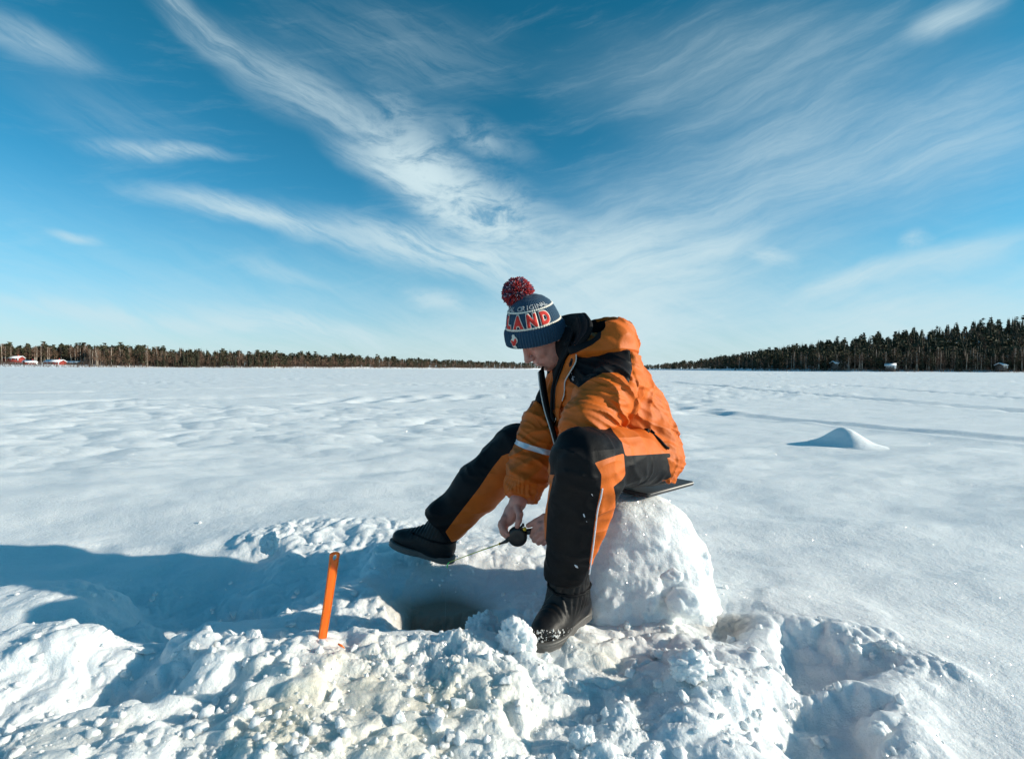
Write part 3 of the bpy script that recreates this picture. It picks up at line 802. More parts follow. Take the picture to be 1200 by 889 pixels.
# ================================================================== far shores
def shoreD(u):
    """distance to the shore in the direction u = x/y"""
    us = (np.array([-200, 0, 300, 400, 500, 620, 690, 750, 800, 850, 900, 950, 1000, 1200, 1500]) - 600) / 600.0
    ds = np.array([300, 320, 430, 540, 700, 1000, 1700, 1400, 900, 560, 410, 350, 330, 310, 300.])
    return np.interp(u, us, ds)
def land(x, y):
    u = x / np.maximum(y, 1); S = shoreD(u); dd = y - S
    rise = sstep(0, 14, dd) * 1.6 + sstep(5, 60, dd) * 2.0 * (u < -.55) + np.clip(dd, 0, 200) * 0.008
    rh = sstep(0.35, 1.0, u)
    rise = rise + rh * 40 * sstep(25, 260, dd) + sstep(0.25, .6, u) * 4 * sstep(10, 120, dd)
    return rise + perlin2(x * .05, y * .05, 9.0) * 0.9 * sstep(0, 20, dd) - 0.6 * (1 - sstep(-8, 2, dd))
def shore_land():
    us = np.linspace(-1.9, 1.9, 300); k = np.concatenate([np.linspace(-6, 40, 18), np.geomspace(50, 900, 22)])
    U, K = np.meshgrid(us, k); Yy = shoreD(U) + K; Xx = U * Yy
    x = Xx.ravel(); y = Yy.ravel(); z = land(x, y)
    nr, nc = U.shape
    i = np.arange(nr - 1)[:, None] * nc; j = np.arange(nc - 1)[None]
    F = np.stack([i + j, i + nc + j, i + nc + j + 1, i + j + 1], -1).reshape(-1, 4)[:, ::-1]
    me = mesh_from('shore_terrain', np.stack([x, y, z], 1), F)
    m = bpy.data.materials.new('shore_snow'); m.use_nodes = True
    t = NT(m.node_tree); o = t.n('ShaderNodeOutputMaterial'); b = t.n('ShaderNodeBsdfPrincipled')
    pos = t.n('ShaderNodeNewGeometry').outputs['Position']
    f = t.maprange(t.noise(pos, 0.35, 4.0, 0.7), 0.50, 0.66)
    t.put(b.inputs['Base Color'], t.mix(f, (0.82, 0.87, 0.92, 1), (0.16, 0.12, 0.09, 1))); b.inputs['Roughness'].default_value = 0.8
    t.t.links.new(b.outputs[0], o.inputs[0])
    link('shore_terrain', me, m, kind='structure')
shore_land()

M_spruce = principled('spruce_needles', (0.050, 0.052, 0.034), 0.85, var=0.5, var_scale=0.35, spec=0.2)
M_pine = principled('pine_needles', (0.056, 0.056, 0.032), 0.85, var=0.45, var_scale=0.35, spec=0.2)
M_twig = principled('bare_twigs', (0.20, 0.125, 0.090), 0.9, var=0.35, var_scale=0.3, spec=0.1)
M_bark = principled('birch_bark', (0.42, 0.36, 0.30), 0.8, var=0.35, var_scale=0.8)
M_pbark = principled('pine_bark', (0.14, 0.075, 0.045), 0.9, var=0.4, var_scale=0.8)

def spruce_mesh(seed, full=True):
    rng = np.random.default_rng(seed); V = []; F = []
    H = 1.0; tiers = 15 if full else 8
    base = rng.uniform(.06, .16); wid = rng.uniform(.105, .15)
    for t_ in range(tiers):
        q = t_ / (tiers - 1); z = base + (H - base) * q ** 0.95
        R = wid * (1 - q) ** 0.8 * rng.uniform(.75, 1.15) + .006
        n = (8 if full else 5) if q < .7 else 5
        a0 = rng.uniform(0, 6.28)
        for k in range(n):
            a = a0 + 2 * math.pi * k / n + rng.uniform(-.3, .3); r = R * rng.uniform(.6, 1.2); w_ = 0.42 * (6 / n)
            dz = (H / tiers)
            o = len(V)
            V += [(0, 0, z + dz * 1.1), (r * .75 * math.cos(a - w_), r * .75 * math.sin(a - w_), z - dz * rng.uniform(.1, .7)), (r * math.cos(a), r * math.sin(a), z - dz * rng.uniform(.3, 1.1)), (r * .75 * math.cos(a + w_), r * .75 * math.sin(a + w_), z - dz * rng.uniform(.1, .7))]
            F += [(o, o + 1, o + 2, -1), (o, o + 2, o + 3, -1)]
    return np.array(V), np.array(F)
def pine_mesh(seed, full=True):
    rng = np.random.default_rng(seed); V = []; F = []
    n = 95 if full else 30
    top = rng.uniform(.18, .42)
    for k in range(n):
        q = rng.random(); z = top + (1 - top) * q
        R = (.030 + .11 * (1 - q) ** .8) * rng.uniform(.2, 1.15)
        a = rng.uniform(0, 6.28); c = np.array([R * math.cos(a), R * math.sin(a), z])
        s = .035 * rng.uniform(.7, 1.5) * (1 if full else 1.8)
        d1 = rng.normal(size=3); d1 /= np.linalg.norm(d1); d2 = np.cross(d1, rng.normal(size=3)); d2 /= np.linalg.norm(d2)
        d1[2] *= .6; o = len(V); V += [c + d1 * s, c - d1 * s * .5 + d2 * s, c - d1 * s * .5 - d2 * s]; F.append((o, o + 1, o + 2, -1))
    return np.array(V), np.array(F)
def birch_mesh(seed, full=True):
    rng = np.random.default_rng(seed); V = []; F = []
    n = 75 if full else 26
    for k in range(n):
        q = rng.random() ** .9; z0 = .28 + .62 * q; a = rng.uniform(0, 6.28); L = (.16 * (1 - q) + .05) * rng.uniform(.6, 1.2)
        p0 = np.array([0, 0, z0]); p1 = p0 + np.array([math.cos(a) * L * .65, math.sin(a) * L * .65, L * rng.uniform(.7, 1.4)])
        wv_ = .0055 * (1 if full else 2.0) ; sd = np.array([-math.sin(a), math.cos(a), 0]) * wv_
        o = len(V); V += [p0 - sd * .6 , p0 + sd * .6, p1]; F.append((o, o + 1, o + 2, -1))
        for j in range(2):
            t_ = rng.uniform(.3, .8); b0 = p0 + (p1 - p0) * t_; a2 = a + rng.uniform(-1.3, 1.3); b1 = b0 + np.array([math.cos(a2), math.sin(a2), rng.uniform(.2, 1.2)]) * L * .4
            o = len(V); V += [b0 - [0, 0, wv_ * .7], b0 + [0, 0, wv_ * .7], b1]; F.append((o, o + 1, o + 2, -1))
    return np.array(V), np.array(F)
def trunk_mesh(r, top, seed=0):
    lean = np.random.default_rng(seed).uniform(-.02, .02, 2)
    return tube([(0, 0, -.03), (lean[0] * .5, lean[1] * .5, top * .5), (lean[0], lean[1], top)], [r, r * .75, r * .25], 5)
KINDS_ = {
    'spruce': [(mesh_from('trunk', *trunk_mesh(.011, .8, s)), mesh_from('crown', *spruce_mesh(s))) for s in range(6)],
    'pine': [(mesh_from('trunk', *trunk_mesh(.010, .9, s)), mesh_from('crown', *pine_mesh(s + 30))) for s in range(5)],
    'birch': [(mesh_from('trunk', *trunk_mesh(.0135, .95, s)), mesh_from('crown', *birch_mesh(s + 60))) for s in range(6)],
}
MATS_ = {'spruce': (M_pbark, M_spruce), 'pine': (M_pbark, M_pine), 'birch': (M_bark, M_twig)}
for kd, lst in KINDS_.items():
    for tr, cr in lst:
        tr.materials.append(MATS_[kd][0]); cr.materials.append(MATS_[kd][1])
LITE = {'spruce': [spruce_mesh(s + 90, False) for s in range(4)], 'pine': [pine_mesh(s + 90, False) for s in range(4)], 'birch': [birch_mesh(s + 90, False) for s in range(4)]}
TOPX = [-200, 0, 50, 100, 160, 200, 300, 400, 500, 600, 640, 690, 750, 800, 850, 900, 950, 1000, 1050, 1100, 1150, 1200, 1300]
TOPY = [406, 408, 408, 405, 407, 411, 413, 416, 421, 424, 425, 430, 428, 422, 413, 403, 398, 394, 388, 382, 375, 367, 360]
CROPS = {}
def forest():
    rng = np.random.default_rng(21)
    cand = []
    for k in range(14500):
        side = rng.random() < .5
        px_ = rng.uniform(-70, 645) if side else rng.uniform(735, 1270)
        if k >= 11000: px_ = rng.uniform(-480, -70) if side else rng.uniform(1270, 1690)
        u = (px_ - 600) / 600; S = float(shoreD(u))
        q = rng.random(); hill = px_ > 850
        depth = 6 + (q ** 1.6) * (220 if hill else 70) * (S / 400 if not hill else 1)
        if px_ < 105: depth += 34
        Yy = S + depth; Xx = u * Yy
        z = float(land(np.array([Xx]), np.array([Yy]))[0])
        tip = CAM_H + (432 - np.interp(px_, TOPX, TOPY)) / 600 * Yy * (1 + .14 * math.sin(px_ * .21) * math.sin(px_ * .067 + 1) + .09 * math.sin(px_ * .63))
        hmax = tip - z
        nat = rng.uniform(10.5, 16.5)
        h = min(hmax * rng.uniform(.82, 1.06), nat) if depth > (60 if hill else 20) else min(hmax, nat) * rng.uniform(.55, 1.0)
        if h < 3.0: continue
        front_ = depth < 22 + (34 if px_ < 105 else 0)
        r_ = rng.random()
        if px_ > 850: kd = 'birch' if (front_ and r_ < .50) or r_ < .16 else ('pine' if r_ > .70 else 'spruce')
        elif 170 < px_ < 320: kd = 'birch' if r_ < .55 else ('pine' if r_ > .8 else 'spruce')
        else: kd = 'birch' if (front_ and r_ < .70) or r_ < .30 else ('pine' if r_ > .62 else 'spruce')
        cand.append((h / Yy, px_, Xx, Yy, z - .2, h, kd, front_))
    return cand
CAND = forest()
def place_forest():
    rng = np.random.default_rng(3)
    groups = {}
    rest = []
    quota = {('spruce', 0): 170, ('spruce', 1): 120, ('pine', 0): 110, ('pine', 1): 100, ('birch', 0): 130, ('birch', 1): 140}
    # thin the candidates so that the wood is closed but not solid
    rng.shuffle(CAND)
    cnt = {k: 0 for k in quota}
    C_ = sorted([c for c in CAND if c[7]][:3200], key=lambda c: -float(c[0])) + sorted([c for c in CAND if not c[7]][:7200], key=lambda c: -float(c[0]))
    NM = {'spruce': 'spruce_tree', 'pine': 'pine_tree', 'birch': 'birch_tree'}
    LB = {('spruce', 0): ('dark narrow spruce in the wood along the left shore', 'spruces along the left shore'), ('spruce', 1): ('dark narrow spruce on the wooded slope of the right shore', 'spruces on the right shore'),
          ('pine', 0): ('olive green pine with a ragged crown in the left shore wood', 'pines along the left shore'), ('pine', 1): ('olive green pine with a ragged crown on the right shore slope', 'pines on the right shore'),
          ('birch', 0): ('bare birch with a pale thin trunk at the left shore', 'bare birches along the left shore'), ('birch', 1): ('bare birch with a pale thin trunk at the foot of the right slope', 'bare birches on the right shore')}
    for i, c in enumerate(C_):
        s0, px_, Xx, Yy, z, h, kd, fr = c
        h = float(h); Xx = float(Xx); Yy = float(Yy); z = float(z); px_ = float(px_)
        key = (kd, 0 if px_ < 700 else 1)
        if cnt[key] < quota[key] and -10 < px_ < 1210:
            cnt[key] += 1
            var = KINDS_[kd][rng.integers(len(KINDS_[kd]))]
            e = link(NM[kd], None, label=LB[key][0], cat=('birch tree' if kd == 'birch' else kd + ' tree'), group=LB[key][1])
            e.location = (Xx, Yy, z); e.rotation_euler = (0, 0, rng.uniform(0, 6.28)); wd = h * rng.uniform(.85, 1.25) * (1.25 if kd != 'birch' else 1.5)
            e.scale = (wd, wd, h)
            link('trunk', var[0], None, e); link('crown', var[1], None, e)
        else:
            rest.append((Xx, Yy, z, h, kd))
    for kd, nm, lb in (('spruce', 'distant_spruces', 'dense dark spruces filling the shore woods behind the nearer trees'), ('pine', 'distant_pines', 'olive pines filling the shore woods behind the nearer trees'), ('birch', 'distant_birches', 'brownish bare birch crowns filling the shore woods')):
        VV = []; FF = []; o = 0
        for (Xx, Yy, z, h, k2) in rest:
            if k2 != kd: continue
            V, F = LITE[kd][rng.integers(4)]; a = rng.uniform(0, 6.28); wd = h * rng.uniform(1.2, 1.7)
            v = np.stack([(V[:, 0] * math.cos(a) - V[:, 1] * math.sin(a)) * wd + Xx, (V[:, 0] * math.sin(a) + V[:, 1] * math.cos(a)) * wd + Yy, V[:, 2] * h + z], 1)
            VV.append(v); FF.append(F[:, :3] + o); o += len(v)
        if VV: link(nm, mesh_from(nm, np.concatenate(VV), np.concatenate(FF), smooth=False), MATS_[kd][1], kind='stuff', label=lb, cat='woodland')
place_forest()

# reeds and brushwood along the shore line
def brush():
    rng = np.random.default_rng(8); V = []; F = []
    for k in range(16000):
        side = rng.random() < .55
        px_ = rng.uniform(-60, 640) if side else rng.uniform(880, 1260)
        u = (px_ - 600) / 600; Yy = float(shoreD(u)) + 3 + rng.random() * 30; Xx = u * Yy
        z = float(land(np.array([Xx]), np.array([Yy]))[0]) - .1; h = rng.uniform(1.0, 7.5) if side and px_ > 95 else rng.uniform(.6, 3.0); wv_ = .10 + .05 * rng.random()
        o = len(V); dx = rng.uniform(-.6, .6)
        V += [(Xx - wv_, Yy, z), (Xx + wv_, Yy, z), (Xx + dx, Yy + rng.uniform(-.3, .3), z + h)]; F.append((o, o + 1, o + 2))
    link('shore_brushwood', mesh_from('shore_brushwood', np.array(V), np.array(F), smooth=False), M_twig, kind='stuff', label='brown leafless brushwood and reeds along the shore', cat='brushwood')
brush()

# ---- cottages
def boxm(x0, x1, y0, y1, z0, z1):
    V = np.array([(x, y, z) for x in (x0, x1) for y in (y0, y1) for z in (z0, z1)], float)
    F = np.array([(0, 1, 3, 2), (4, 6, 7, 5), (0, 4, 5, 1), (2, 3, 7, 6), (0, 2, 6, 4), (1, 5, 7, 3)])
    return V, F
M_redwall = principled('red_painted_boards', (0.30, 0.035, 0.025), 0.8, var=0.2, var_scale=1.0)
M_darkwall = principled('dark_boards', (0.09, 0.07, 0.06), 0.8, var=0.3, var_scale=1.0)
M_roofsnow = principled('roof_snow', (0.85, 0.88, 0.92), 0.7, bump=[(2.0, 0.05)])
M_window = principled('window_glass', (0.05, 0.06, 0.08), 0.15)
M_white = principled('white_paint', (0.8, 0.8, 0.78), 0.6)
def cottage(px_, py_, depth, w_, d_, h_, rot, wall, label, gable_front=False):
    u = (px_ - 600) / 600; Yy = float(shoreD(u)) + depth; Xx = u * Yy
    z = max(float(land(np.array([Xx]), np.array([Yy]))[0]), CAM_H + (432 - py_) / 600 * Yy) - .3
    e = link('cottage', None, label=label, cat='cottage'); e.location = (Xx, Yy, z); e.rotation_euler = (0, 0, rot)
    rh = h_ * .55
    V = [(-w_/2, -d_/2, -1.5), (w_/2, -d_/2, -1.5), (w_/2, d_/2, -1.5), (-w_/2, d_/2, -1.5), (-w_/2, -d_/2, h_), (w_/2, -d_/2, h_), (w_/2, d_/2, h_), (-w_/2, d_/2, h_), (-w_/2, 0, h_ + rh), (w_/2, 0, h_ + rh)]
    F = [(0, 1, 5, 4), (2, 3, 7, 6), (1, 2, 6, 5), (3, 0, 4, 7), (4, 7, 8, -1), (5, 9, 6, -1)]
    link('wall', mesh_from('wall', V, F, False), wall, e)
    parts_ = []
    for s in (-1, 1):
        a = np.array([0, s * (d_/2 + .5), h_ - .3]); b = np.array([0, 0, h_ + rh]); n_ = np.array([0, 0, .30])
        q = [a, b, b + n_, a + n_]
        Vv = [(x, p[1], p[2]) for x in (-w_/2 - .4, w_/2 + .4) for p in q]
        parts_.append((Vv, [(0, 1, 2, 3), (7, 6, 5, 4), (0, 4, 5, 1), (1, 5, 6, 2), (2, 6, 7, 3), (3, 7, 4, 0)]))
    rf = link('roof', mesh_from('roof', *join(parts_), False), M_roofsnow, e)
    link('chimney', mesh_from('chimney', *boxm(w_*.2, w_*.2 + .7, -.1, .6, h_ + rh * .7, h_ + rh + 1.0), False), wall, rf)
    for k in range(3):
        x0 = -w_ * .36 + k * w_ * .27
        f_ = link('window', mesh_from('window', *boxm(x0, x0 + 1.1, -d_/2 - .08, -d_/2 - .003, h_ * .35, h_ * .80), False), M_white, e)
        link('pane', mesh_from('pane', *boxm(x0 + .15, x0 + .95, -d_/2 - .1, -d_/2 - .083, h_ * .40, h_ * .75), False), M_window, f_)
    g_ = link('door', mesh_from('door', *boxm(w_ * .38, w_ * .38 + .9, -d_/2 - .06, -d_/2 - .003, 0, 2.0), False), M_white, e)
cottage(17, 425, 40, 10.0, 5, 2.0, rad(5), M_redwall, 'long red cottage with snowy roof, farthest left on the shore')
cottage(35, 431.5, 20, 6.0, 5, 1.8, rad(62), M_redwall, 'red cottage gable end on, between the two other red cottages')
cottage(65, 431, 16, 11.5, 5, 2.1, rad(-4), M_redwall, 'red cottage with white front and snowy roof, right one of the three red ones')
cottage(86, 430, 26, 9, 6, 1.7, rad(8), M_darkwall, 'dark low shed under a wide snow roof right of the red cottages')
cottage(983, 427, 9, 9, 5, 2.3, rad(5), M_darkwall, 'dark low cabin with snowy roof at the foot of the right slope')
cottage(1043, 429, 5, 5.5, 4, 2.1, rad(-35), M_darkwall, 'small dark boathouse at the shore right of the low cabin')
cottage(1062, 425, 22, 7, 4, 1.6, rad(10), M_darkwall, 'dark hut half hidden by trees behind the small boathouse')
cottage(1173, 428, 6, 4.5, 4, 2.1, rad(20), M_darkwall, 'dark boathouse with round snow cap near the right picture edge')
# ================================================================== THE SEAT: a block of packed snow and a foam pad
def seat_block():
    c = np.array([.405, 1.66, 0], np.float32)
    def f(p):
        q = p - c
        z = np.clip(q[:, 2], -.1, .45)
        # radius of the block by height; wider to the right, where the loose snow slumps
        rx = np.interp(z, [-.1, 0, .05, .12, .20, .27, .31, .34], [.270, .246, .228, .207, .181, .152, .118, .075])
        ang = np.arctan2(q[:, 1], q[:, 0])
        k = 1 + .06 * np.cos(ang * 2 + .6) + .05 * np.cos(3 * ang + 1.0)
        r = np.sqrt(q[:, 0] ** 2 + (q[:, 1] * 1.05) ** 2)
        d = (r - rx * k) * .85
        d = smax(d, q[:, 2] - .333, .06)
        # crease and broken face towards the camera
        d = smax(d, -cap(p, (.46, 1.37, .11), (.50, 1.40, .0), .05, .05), .06)
        d = smin(d, ell(p, (.45, 1.445, .15), (.04, .03, .02)), .03)
        d = smin(d, ell(p, (.50, 1.46, .07), (.06, .05, .05)), .02)
        low = 1 - sstep(.10, .28, p[:, 2]); frontw = sstep(0.10, -.15, q[:, 1])
        a = .22 + .78 * np.clip(low + .3, 0, 1) * frontw
        d = d - .018 * a * billow3(p * 7 + 4, 1) - .007 * fbm3(p * 12 + 9, 2) - .0024 * fbm3(p * 30 + 2, 2) - .0012 * fbm3(p * 75 + 2, 2) - .0060 * np.clip(a - .3, 0, 1) * billow3(p * 26, 2) - .0020 * (a * .6 + .05) * fbm3(p * 70, 2)
        return d
    V, F = surface(f, (.02, 1.28, -.10), (.80, 2.05, .40), 0.0048, .03)
    link('snow_block', mesh_from('snow_block', V, F), M_snow_block, label='big white block of packed snow serving as the seat of the fisherman', cat='snow block')
    return f
f_seat = seat_block()

def pad():
    A = np.array([.427, 1.595]); B = np.array([.640, 1.778]); u = (B - A) / np.linalg.norm(B - A); v = np.array([-u[1], u[0]])
    L = np.linalg.norm(B - A); Dp = .32; z = .338; th = .013
    bm = bmesh.new()
    cs = [A, B, B + v * Dp, A + v * Dp]
    vb = [bm.verts.new((c[0], c[1], z)) for c in cs]; vt = [bm.verts.new((c[0], c[1], z + th)) for c in cs]
    bm.faces.new(vb[::-1]); bm.faces.new(vt)
    for i in range(4): bm.faces.new((vb[i], vb[(i + 1) % 4], vt[(i + 1) % 4], vt[i]))
    ve = [e for e in bm.edges if abs(e.verts[0].co.z - e.verts[1].co.z) > .005]
    bmesh.ops.bevel(bm, geom=ve, offset=.012, segments=4, affect='EDGES', profile=.5)
    bmesh.ops.bevel(bm, geom=[e for e in bm.edges if abs(e.verts[0].co.z - e.verts[1].co.z) < .001], offset=.0025, segments=2, affect='EDGES')
    me = bpy.data.meshes.new('seat_pad'); bm.to_mesh(me); bm.free()
    o = link('seat_pad', me, M_pad, label='thin black foam seat pad lying on the snow block under the fisherman', cat='seat pad')
    # pale bound edge along the front
    e0 = np.array([*(A + u * .012 - v * .0015), z + .0105]); e1 = np.array([*(B - u * .012 - v * .0015), z + .0105])
    link('edge_binding', mesh_from('edge_binding', *tube([e0, e1], .0016, 6)), M_piping, o)
pad()

# ================================================================== THE FISHERMAN
HIPL = np.array([.395, 1.57, .455]); HIPR = np.array([.345, 1.75, .435])
KNEL = np.array([.178, 1.255, .522]); KNER = P(604, 523, 1.85)
ANKL = np.array([.160, 1.425, .125]); ANKR = P(514, 634, 1.875)
SHL = np.array([.325, 1.555, .725]); SHR = np.array([.175, 1.88, .735])
ELL_ = P(688, 492, 1.43); ELR = P(634, 508, 1.77)
WRL = P(657, 604, 1.545); WRR = P(607, 588, 1.645)
NECK = np.array([.235, 1.735, .800])
PEL = np.array([.395, 1.665, .475])

def folds(p, dirv, lam, amp, off=0.0, elong=4.0):
    """rumpled cloth: sharp-ridged folds that run across dirv"""
    dv = np.asarray(dirv, float); dv = dv / np.linalg.norm(dv)
    s = (p @ dv.astype(np.float32))[:, None] * dv[None].astype(np.float32)
    q = (s / lam + (p - s) / (lam * elong)).astype(np.float32)
    q = q + 0.35 * perlin3(p * 9 + off)[:, None]
    n = perlin3(q * 1.0 + off)
    return amp * (1.25 * np.clip(1 - np.abs(n) * 2.6, 0, 1) ** 1.5 - .35)

# ---- trousers ---------------------------------------------------------------
CUFL = ANKL + (KNEL - ANKL) * .10; CUFR = P(519, 617, 1.875)
def f_trousers(p):
    d = ell(p, PEL + np.array([.008, 0, -.008]), (.132, .175, .118))
    legL = chain(p, [HIPL, HIPL * .45 + KNEL * .55 + np.array([0, 0, -.004]), KNEL + np.array([.004, .012, -.012])], [.098, .088, .082], .03)
    shL = chain(p, [KNEL + np.array([.0, .012, -.012]), KNEL * .5 + ANKL * .5 + np.array([.004, .012, 0]), CUFL], [.080, .078, .066], .03)
    shL = smin(shL, cap(p, KNEL + np.array([.042, .03, -.06]), KNEL * .12 + ANKL * .88 + np.array([.026, .01, 0]), .066, .055), .02)
    d = smin(d, smin(legL, shL, .012), .05)
    legR = chain(p, [HIPR, HIPR * .45 + KNER * .55, KNER + np.array([.008, 0, -.01])], [.105, .097, .090], .03)
    shR = chain(p, [KNER + np.array([.008, 0, -.01]), KNER * .5 + CUFR * .5 + np.array([.0, 0, 0]), CUFR], [.090, .086, .072], .03)
    d = smin(d, smin(legR, shR, .012), .05)
    # bulge of the far trouser leg above the boot
    d = smin(d, ell(p, P(512, 597, 1.87), (.032, .055, .026)), .045)
    # flat bottom sitting on the pad
    d = smax(d, .366 + .22 * np.clip(1.62 - p[:, 1], 0, .25) - p[:, 2] - 3 * np.clip(.28 - p[:, 0], 0, 1), .05)
    # open cuffs
    for c, k in ((CUFL, KNEL), (CUFR, KNER)):
        ax = (k - c) / np.linalg.norm(k - c)
        if c is CUFL: ax = np.array([.02, -.12, .99]); ax /= np.linalg.norm(ax)
        h_ = (p - c) @ ax.astype(np.float32)
        m = np.linalg.norm(p - c, axis=1) < .16
        rr = np.linalg.norm((p - c) - h_[:, None] * ax[None].astype(np.float32), axis=1)
        rim = .060
        d = np.where(m, smax(d, -h_ + .004 * np.sin(p[:, 0] * 60), .008), d)
        d = np.where(m & (h_ < .04), smax(d, rim - rr - .0 * h_, .008), d)
    # rumples
    kL = np.exp(-((np.linalg.norm(p - KNEL, axis=1) - .09) / .09) ** 2); kR = np.exp(-((np.linalg.norm(p - KNER, axis=1) - .09) / .09) ** 2)
    lowf = np.exp(-((p[:, 2] - .18) / .07) ** 2)
    d = d - folds(p, (.1, -.1, 1), .050, .0045, 3, 3.0) * (.35 + 1.0 * np.clip(lowf + .7 * kL, 0, 1.2))
    d = d - folds(p, (.7, .7, .2), .050, .0042, 13, 3.5) * (p[:, 2] > .36) * .9
    d = d - .0025 * perlin3(p * 16 + 8)
    return d
# panels of orange cloth in the trousers, given in the photograph and cut into the cloth itself
POLY_TL = [[(706, 484), (820, 484), (820, 531), (782, 531), (733, 534), (729, 518), (719, 506)],
           [(697, 542), (714, 536), (731, 531), (733, 556), (729, 562), (719, 570), (721, 580), (722, 642), (712, 674), (704, 692), (688, 692), (692, 648), (698.5, 600), (704, 572), (705, 556)],
           [(650, 556), (648, 560), (642, 590), (639, 640), (630, 640), (630, 556)]]
POLY_TR = [[(596, 531), (612, 540), (640, 560), (640, 600), (590, 640), (545, 660), (522, 623), (536, 604), (561, 572), (577, 548), (588, 534)]]
def trouser_region(V):
    q = pix(V)
    near = V[:, 1] < (1.60 + .0 * V[:, 0])
    gl = np.minimum.reduce([polyd(q, pl) for pl in POLY_TL]); gr = np.minimum.reduce([polyd(q, pl) for pl in POLY_TR])
    # which leg: distance to the bones
    p = V.astype(np.float32)
    dl = np.minimum(cap(p, HIPL, KNEL, .1, .08), cap(p, KNEL, ANKL, .08, .07)); dr = np.minimum(cap(p, HIPR, KNER, .1, .08), cap(p, KNER, ANKR, .08, .07))
    t = np.clip((dr - dl) / .02, -1, 1)
    return (gl * (t + 1) / 2 + gr * (1 - t) / 2) / 450.0

# ---- body: one continuous surface --------------------------------------------
HO = P(638.5, 388, 1.80)
yaw, pit, rol = rad(16), rad(41), rad(8)
_f0 = np.array([-math.cos(yaw), -math.sin(yaw), 0]); _s0 = np.array([math.sin(yaw), -math.cos(yaw), 0.])  # s0 points to his left (camera side)
_u0 = np.array([0, 0, 1.])
_s0 = np.cross(_u0, _f0)
FWD = _f0 * math.cos(pit) - _u0 * math.sin(pit); UPH = _f0 * math.sin(pit) + _u0 * math.cos(pit); SID = _s0
SID, UPH = SID * math.cos(rol) - UPH * math.sin(rol), UPH * math.cos(rol) + SID * math.sin(rol)
HM = np.stack([FWD, SID, UPH]).astype(np.float32)
# beanie frame
CB = P(628.5, 396.5, 1.80)
CAX = np.array([-.215, -.30, .93]); CAX /= np.linalg.norm(CAX)
CE1 = -np.array([math.cos(rad(12)), math.sin(rad(12)), 0]); CE1 = CE1 - CAX * CE1.dot(CAX); CE1 /= np.linalg.norm(CE1)
CE2 = np.cross(CAX, CE1)
if CE2[1] > 0: CE2 = -CE2
CH = np.array([-.004, .0, .018, .040, .056, .075, .100, .125, .143, .154, .158])
CR = np.array([.100, .1045, .1055, .1035, .0985, .0945, .0865, .0730, .0540, .0300, .004])
def cap_r(h): return np.interp(h, CH, CR)
def f_head(p):
    q = (p - HO.astype(np.float32)) @ HM.T
    d = ell(q, (-.004, 0, .030), (.094, .075, .088))
    d = smin(d, ell(q, (.034, 0, -.042), (.056, .057, .078)), .03)
    d = smin(d, ell(q, (.058, 0, -.100), (.027, .030, .024)), .03)          # chin
    for s in (-1, 1):
        d = smin(d, ell(q, (.020, s * .046, -.075), (.045, .016, .036)), .025)   # jaw
        d = smin(d, ell(q, (.066, s * .036, -.030), (.022, .022, .018)), .018)   # cheekbone
        d = smax(d, -ell(q, (.101, s * .035, .000), (.016, .017, .012)), .010)   # eye socket
        d = smin(d, ell(q, (.077, s * .031, -.001), (.0135, .0150, .0125)), .004)  # closed lid
        d = smin(d, cap(q, (.086, s * .014, .019), (.076, s * .046, .016), .0085, .007), .010)  # brow
        # ear with a hollow
        e_ = ell(q, (-.006, s * .077, -.012), (.020, .008, .033)); e_ = smax(e_, -ell(q, (-.001, s * .086, -.010), (.011, .006, .019)), .004)
        d = smin(d, e_, .006)
    d = smin(d, cap(q, (.088, 0, .012), (.111, 0, -.034), .0100, .0110), .012)   # nose bridge
    d = smin(d, ell(q, (.113, 0, -.038), (.0125, .0125, .010)), .006)
    for s in (-1, 1):
        d = smin(d, ell(q, (.101, s * .011, -.042), (.010, .0075, .0075)), .005)
    d = smin(d, ell(q, (.080, 0, -.066), (.018, .026, .020)), .012)             # muzzle
    d = smin(d, cap(q, (.0955, -.016, -.063), (.0955, .016, -.063), .0042, .0042), .005)
    d = smin(d, cap(q, (.0935, -.014, -.0735), (.0935, .014, -.0735), .0048, .0048), .005)
    d = smax(d, -cap(q, (.100, -.022, -.0685), (.100, .022, -.0685), .0014, .0014), .003)
    # keep the crown inside the beanie
    r = p - CB.astype(np.float32); h_ = r @ CAX.astype(np.float32)
    rad_ = np.sqrt(np.maximum((r * r).sum(1) - h_ * h_, 0))
    inside = np.maximum(rad_ - (cap_r(h_) - .010), h_ - .147)
    d = np.where(h_ > .006, np.maximum(d, np.where(h_ > .006, inside, -1)), d)
    return d
